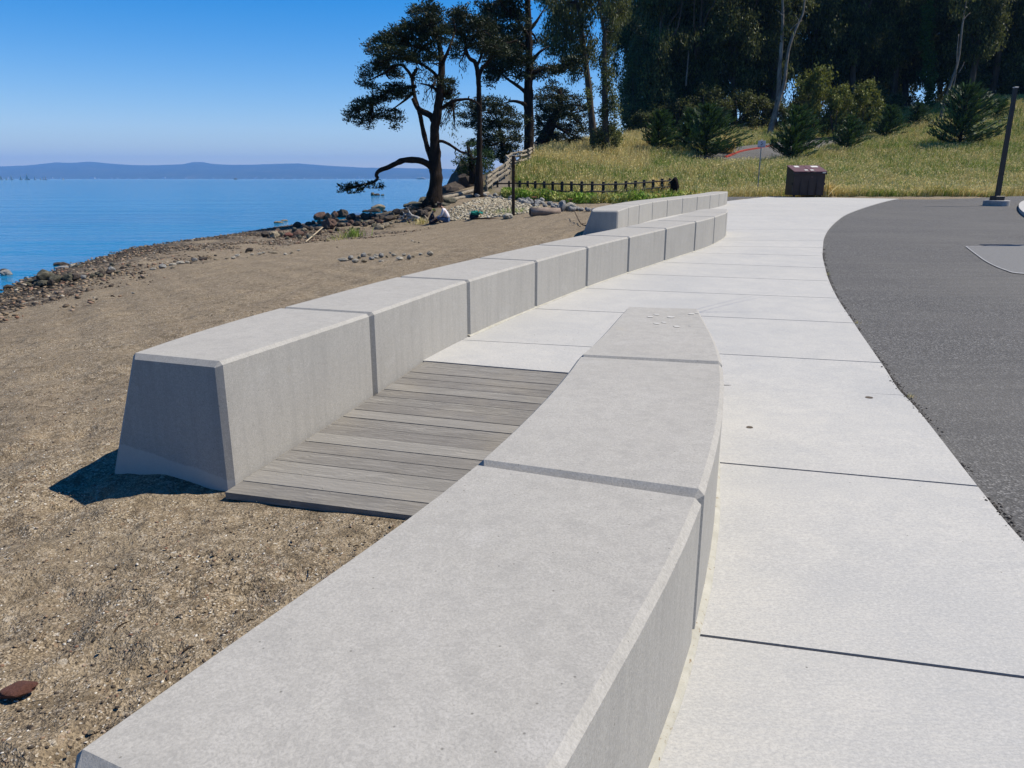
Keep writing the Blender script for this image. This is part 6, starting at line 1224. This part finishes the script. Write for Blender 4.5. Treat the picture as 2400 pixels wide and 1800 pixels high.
def figure(base, sc, rz, label, mats, pose, name='person'):
    """seated body facing local +x; pose gives the joint positions"""
    root = empty(name, base, rz); root.scale = (sc, sc, sc); tag(root, label, 'person'); J = pose; pts = []; ed = []; rad = []; ix = {}
    def add(k, p, r, par=None):
        ix[k] = len(pts); pts.append(p); rad.append(r)
        if par is not None: ed.append((ix[par], ix[k]))
    add('pel', J['pel'], .135); add('wst', J['wst'], .12, 'pel'); add('cst', J['cst'], (.15, .12), 'wst'); add('nk', J['nk'], .055, 'cst'); add('nk2', tuple(np.array(J['nk']) * .5 + np.array(J['hd']) * .5), .058, 'nk'); add('hd', J['hd'], (.088, .095), 'nk2'); add('hd2', tuple(np.array(J['hd']) + np.array(J['up']) * .07), (.078, .09), 'hd')
    add('nose', tuple(np.array(J['hd']) + np.array(J['fw']) * .105), .014, 'hd'); add('chin', tuple(np.array(J['hd']) + np.array(J['fw']) * .07 - np.array(J['up']) * .075), .03, 'hd')
    for s, t in ((1, 'l'), (-1, 'r')):
        f = lambda k: (J[k][0], J[k][1] * s, J[k][2])
        add('ear' + t, (J['hd'][0] - .01, s * .092, J['hd'][2]), .014, 'hd'); add('sh' + t, f('sh'), .062, 'cst'); add('el' + t, f('el'), .046, 'sh' + t); add('wr' + t, f('wr'), .028, 'el' + t); add('pa' + t, f('pa'), .034, 'wr' + t)
        d = np.array(f('pa')) - np.array(f('wr')); d = d / (np.linalg.norm(d) + 1e-6)
        for q in range(4):
            o_ = np.array([0, (q - 1.5) * .021, 0]); b0 = np.array(f('pa')) + d * .035 + o_; L = (.030, .036, .034, .026)[q]; add('f%d%s' % (q, t), tuple(b0), .010, 'pa' + t); add('g%d%s' % (q, t), tuple(b0 + d * L + np.array([0, 0, -.012])), .009, 'f%d%s' % (q, t)); add('h%d%s' % (q, t), tuple(b0 + d * L * 1.4 + np.array([0, 0, -.035])), .0075, 'g%d%s' % (q, t))
        tb = np.array(f('wr')) * .6 + np.array(f('pa')) * .4 + np.array([0, -s * .035, 0]); add('t%s' % t, tuple(tb), .012, 'wr' + t); add('u%s' % t, tuple(tb + d * .04 + np.array([0, -s * .012, -.01])), .009, 't' + t)
        add('hp' + t, f('hp'), .095, 'pel'); add('kn' + t, f('kn'), .060, 'hp' + t); add('an' + t, f('an'), .038, 'kn' + t); add('he' + t, (J['an'][0] - .02, J['an'][1] * s, J['an'][2] - .03), .032, 'an' + t); add('to' + t, f('to'), .026, 'an' + t)
    skinned('body', pts, ed, rad, mats['skin'], root, 2)
    S = lambda *ks: [pts[ix[k]] for k in ks]
    k = ['pel', 'wst', 'cst', 'nk', 'shl', 'ell', 'wrl', 'shr', 'elr', 'wrr']; P = [pts[ix[q]] for q in k]; P[0] = tuple(np.array(P[0]) + np.array([0, 0, .05])); P[3] = tuple(np.array(P[2]) * .25 + np.array(P[3]) * .75); skinned(mats.get('top_name', 'sweater'), P, [(0, 1), (1, 2), (2, 3), (2, 4), (4, 5), (5, 6), (2, 7), (7, 8), (8, 9)], [.155, .145, (.175, .15), .07, .078, .062, .044, .078, .062, .044], mats['top'], root, 2)
    k = ['pel', 'hpl', 'knl', 'hpr', 'knr']; P = [pts[ix[q]] for q in k]; skinned('shorts', P, [(0, 1), (1, 2), (0, 3), (3, 4)], [.15, .115, .085, .115, .085], mats['low'], root, 2)
    hd, up, fw = np.array(J['hd']), np.array(J['up']), np.array(J['fw'])
    if 'hair' in mats: skinned('hair', [tuple(hd + up * .06 - fw * .02), tuple(hd + up * .02 - fw * .06), tuple(hd - up * .07 - fw * .075), tuple(hd + up * .10 + fw * .02)], [(0, 1), (1, 2), (0, 3)], [(.105, .105), (.098, .09), (.055, .05), (.07, .075)], mats['hair'], root, 2)
    if 'cap' in mats:
        side = np.cross(up, fw); bm = bmesh.new(); bmesh.ops.create_uvsphere(bm, u_segments=16, v_segments=12, radius=1.0); mb = MB(); hc = hd + up * .03
        mb.add([tuple(hc + fw * v.co.x * .122 + side * v.co.y * .112 + up * max(v.co.z, -.12) * .118) for v in bm.verts], [tuple(v.index for v in f.verts) for f in bm.faces]); bm.free(); cp = mb.build('cap', mats['cap'], root, True); mb = MB(); c = hd + up * .035 + fw * .10; V = []
        for a in range(9): th = -1.3 + 2.6 * a / 8; V += [tuple(c + fw * (.02 + .085 * math.cos(th)) + np.array([0, .09 * math.sin(th), 0])), tuple(c + fw * (.02 + .085 * math.cos(th)) + np.array([0, .09 * math.sin(th), 0]) + up * .012)]
        n = 9; mb.add(V, [tuple(2 * i for i in range(n)), tuple(2 * i + 1 for i in range(n - 1, -1, -1))] + [(2 * i, 2 * i + 1, 2 * (i + 1) % (2 * n) + 1, 2 * (i + 1) % (2 * n)) for i in range(n)]); mb.build('brim', mats['brim'], cp)
    mb = MB()
    for s in (1, -1):
        e = hd + fw * .085 + np.array([0, s * .034, 0]) + up * .012; bm = bmesh.new(); bmesh.ops.create_uvsphere(bm, u_segments=8, v_segments=6, radius=.011); mb.add([tuple(np.array(v.co) + e) for v in bm.verts], [tuple(v.index for v in f.verts) for f in bm.faces]); bm.free()
    mb.build('eyes', plain('eye_dark', (.03, .02, .015), .3, .5), root)
    m = hd + fw * .088 - up * .045; mb = MB(); mb.tube([m - np.array([0, .022, 0]), m + fw * .005, m + np.array([0, .022, 0])], .006, 6); mb.build('mouth', plain('lip_colour', (.35, .14, .11), .6), root)
    return root
def build_people():
    skin = plain('skin', (.50, .30, .22), .6, .3, .06); sweater = plain('white_knit', (.72, .70, .76), .9, .1, .05, 20, .2); denim = plain('blue_denim', (.09, .14, .25), .9, .1, .2, 20); hair = plain('dark_hair', (.035, .018, .012), .6, .4, .3, 20)
    fwd = np.array([.80, 0, -.6]); up = np.array([.6, 0, .8])
    pose = dict(pel=(0, 0, .13), wst=(.00, 0, .30), cst=(.10, 0, .50), nk=(.22, 0, .68), hd=(.33, 0, .78), up=tuple(up), fw=tuple(fwd), sh=(.14, .17, .57), el=(.22, .22, .32), wr=(.42, .13, .27), pa=(.49, .10, .26), hp=(.03, .10, .11), kn=(.46, .16, .24), an=(.74, .12, .06), to=(.86, .13, .035))
    b = hit_t(1048, 520, 25); figure((b[0], b[1], b[2] - .03), 1.0, PI - .15, 'adult in a white long-sleeved top and blue shorts sitting bent forward on the sand', dict(skin=skin, top=sweater, low=denim, hair=hair), pose)
    cap = plain('yellow_cap', (.80, .62, .12), .7, .2, .05); pink = plain('pink_brim', (.60, .42, .48), .7); dk = plain('dark_tshirt', (.035, .035, .05), .9, .1); ps = dict(pose); ps['top_name'] = 'x'
    c = pose.copy(); c['nk'] = (.14, 0, .68); c['hd'] = (.20, 0, .81); c['fw'] = (.85, 0, -.53); c['up'] = (.53, 0, .85); c['cst'] = (.05, 0, .5)
    figure((b[0] - .80, b[1] + .10, Tz(b[0] - .80, b[1] + .10) - .01), .78, .1, 'small child in a yellow cap and dark top sitting in front of the adult', dict(skin=skin, top=dk, low=dk, cap=cap, brim=pink, top_name='t_shirt'), c)
    # bundle of coloured things on the cobbles
    b = hit_t(1115, 513, 25); g = plain('teal_cloth', (.02, .22, .18), .9, .1, .3, 12); dkm = plain('dark_cloth', (.02, .025, .04), .9); r = empty('beach_bag', b); tag(r, 'dark beach bag with a teal towel spilling out, on the cobbles behind the person', 'bag')
    mb = MB(); mb.box((-.08, 0, .10), (.42, .28, .22), .1, 0, .05); mb.build('bag', dkm, r); rr = random.Random(2); bm = bmesh.new(); bmesh.ops.create_icosphere(bm, subdivisions=3, radius=1)
    for v in bm.verts: v.co = Vector((v.co.x * .30, v.co.y * .16, v.co.z * .10)) * (1 + .5 * mnoise.noise(v.co * 2.3)) + Vector((0.02, -.05, .27))
    me = bpy.data.meshes.new('towel'); bm.to_mesh(me); bm.free(); me.materials.append(g); o = bpy.data.objects.new('towel', me); COL.objects.link(o); o.parent = r
    mb = MB(); mb.box((-.22, -.06, .26), (.16, .10, .05), .3, .2, .01); mb.build('white_flap', M['white'], r); mb = MB(); mb.tube([(.15, -.16, .02), (.26, -.18, .16), (.12, -.15, .38)], .02, 6); mb.build('strap', plain('orange_strap', (.5, .22, .04), .8), r)
    mb = MB(); p = hit_t(1140, 515, 25); mb.tube([p + [-.55, 0, .04], p + [.2, .05, .06], p + [.6, .1, .03]], .035, 6, True, .3); obj_mb(mb, 'stick', M['post_wood'], p, 'dark plank of wood lying on the cobble edge right of the bag', 'stick')
build_people()
# ------------------------------------------------------------------ weeds at the edges
def tuft(px, py, h, n, tint0, label, cat='weed', spread=.06, fn=None, mat='grass', name='weed_tuft', group=None):
    p = fn(px, py) if fn else hit_t(px, py, 1.5); rg = np.random.default_rng(int(px * 7 + py)); P = np.array([0, 0, 0]) + np.concatenate([rg.normal(size=(n, 2)) * spread, np.zeros((n, 1))], 1)
    v, f, i, tt, rr, top, L = blades(P, h * rg.uniform(.5, 1.1, n), np.full(n, h * .06), np.clip(tint0 + rg.normal(size=n) * .25, 0, 1), rg.uniform(0, 1, n), np.full(n, .55), rg)
    me_v = v; F = [tuple(q) for q in f] + [(int(a[0]) + 4, int(a[0]) + 2, int(a[0]) + 3) for a in i]; o = mesh_obj(name, me_v, F, M[mat], None, False, {'tint': tt, 'rnd': rr}); o.location = p; tag(o, label, cat, group); return o
def build_weeds():
    hp = lambda x, y: hit_p(x, y, -.02)
    for px, py, h, n, t, lab in ((2133, 932, .035, 26, .8, 'dry yellow weed in the crack where path meets asphalt, nearest of three'), (2008, 758, .035, 22, .9, 'dry weed stalks at the asphalt edge in the middle distance'), (1940, 645, .05, 20, .6, 'small green weed at the asphalt edge further up the path'), (2302, 1172, .02, 14, .7, 'tiny weed at the asphalt edge near the camera'), (2162, 985, .018, 10, .4, 'tiny green sprig at the asphalt edge')):
        tuft(px, py, h, n, t, lab, spread=h * .35, fn=hp)
    tuft(828, 556, .42, 140, .15, 'green grass tuft growing on the shingle', 'grass tuft', .2); tuft(800, 562, .25, 60, .4, 'short dry grass tuft left of the green one on the shingle', 'grass tuft', .3); tuft(985, 526, .38, 90, .75, 'yellow grass tuft between driftwood and the seated person', 'grass tuft', .22)
    tuft(1215, 499, .30, 110, .25, 'low green plants around the foot of the wooden post', 'plant', .55); tuft(1165, 500, .22, 80, .35, 'low green plants on the cobbles left of the wooden post', 'plant', .6)
    for q, (px, by, h, n) in enumerate([(1930, 462, 1.05, 70), (1702, 358, 1.6, 160), (1545, 445, .9, 220), (1745, 455, .55, 80), (1830, 456, .55, 70)]):
        lab = ['tall pale dry stalks beside the dumpster', 'pale feathery shrub left of the hill road', 'pale dry brush in front of the charred stump', 'straw tuft left of the dumpster', 'straw tuft just left of the dumpster foot'][q]
        tuft(px, by, h, n, .95, lab, 'dry plant', .28 if q else .22, name='dry_plant')
    # no seam is modelled where the sand meets the boardwalk
build_weeds()
# ------------------------------------------------------------------ light and camera
w = bpy.data.worlds.new("World"); SC.world = w; w.use_nodes = True; nt = w.node_tree
bg = nt.nodes['Background']; sky = nt.nodes.new('ShaderNodeTexSky'); sky.sky_type = 'NISHITA'; sky.sun_disc = False
SEL, SAZ = math.radians(54), math.radians(12)       # elevation; azimuth measured from +X towards +Y
sky.sun_elevation = SEL; sky.sun_rotation = PI / 2 - SAZ; sky.air_density = 1.0; sky.dust_density = .05; sky.ozone_density = 3.0; sky.altitude = 0
hs = nt.nodes.new('ShaderNodeHueSaturation'); hs.inputs['Saturation'].default_value = 1.6
nt.links.new(sky.outputs[0], hs.inputs['Color']); tn = nt.nodes.new('ShaderNodeMix'); tn.data_type = 'RGBA'; tn.blend_type = 'MULTIPLY'; tn.inputs[0].default_value = 1; tn.inputs[7].default_value = (.90, .85, 1.0, 1)
nt.links.new(hs.outputs[0], tn.inputs[6]); nt.links.new(tn.outputs[2], bg.inputs[0]); bg.inputs[1].default_value = .088
sd = Vector((math.cos(SAZ) * math.cos(SEL), math.sin(SAZ) * math.cos(SEL), math.sin(SEL)))
ld = bpy.data.lights.new('sun', 'SUN'); ld.energy = 4.7; ld.angle = math.radians(.5); ld.color = (1, .92, .80)
lo = bpy.data.objects.new('sun', ld); COL.objects.link(lo); lo.rotation_euler = sd.to_track_quat('Z', 'Y').to_euler(); lo.location = (20, 5, 40)
cd = bpy.data.cameras.new('camera'); cam = bpy.data.objects.new('camera', cd); COL.objects.link(cam)
cam.location = (0, 0, CAM_H); cam.rotation_euler = (PI / 2 - TH, 0, 0); cd.sensor_width = 36; cd.lens = F_PX / 2400 * 36
cd.clip_start = .05; cd.clip_end = 40000; SC.camera = cam
SC.view_settings.view_transform = 'Standard'; SC.view_settings.look = 'None'; SC.view_settings.exposure = 0.67; SC.view_settings.gamma = 1.0
SC.cycles.use_denoising = True; SC.cycles.volume_bounces = 0; SC.cycles.max_bounces = 6; SC.cycles.diffuse_bounces = 3; SC.cycles.glossy_bounces = 3
SC.cycles.transparent_max_bounces = 4; SC.cycles.sample_clamp_indirect = 8
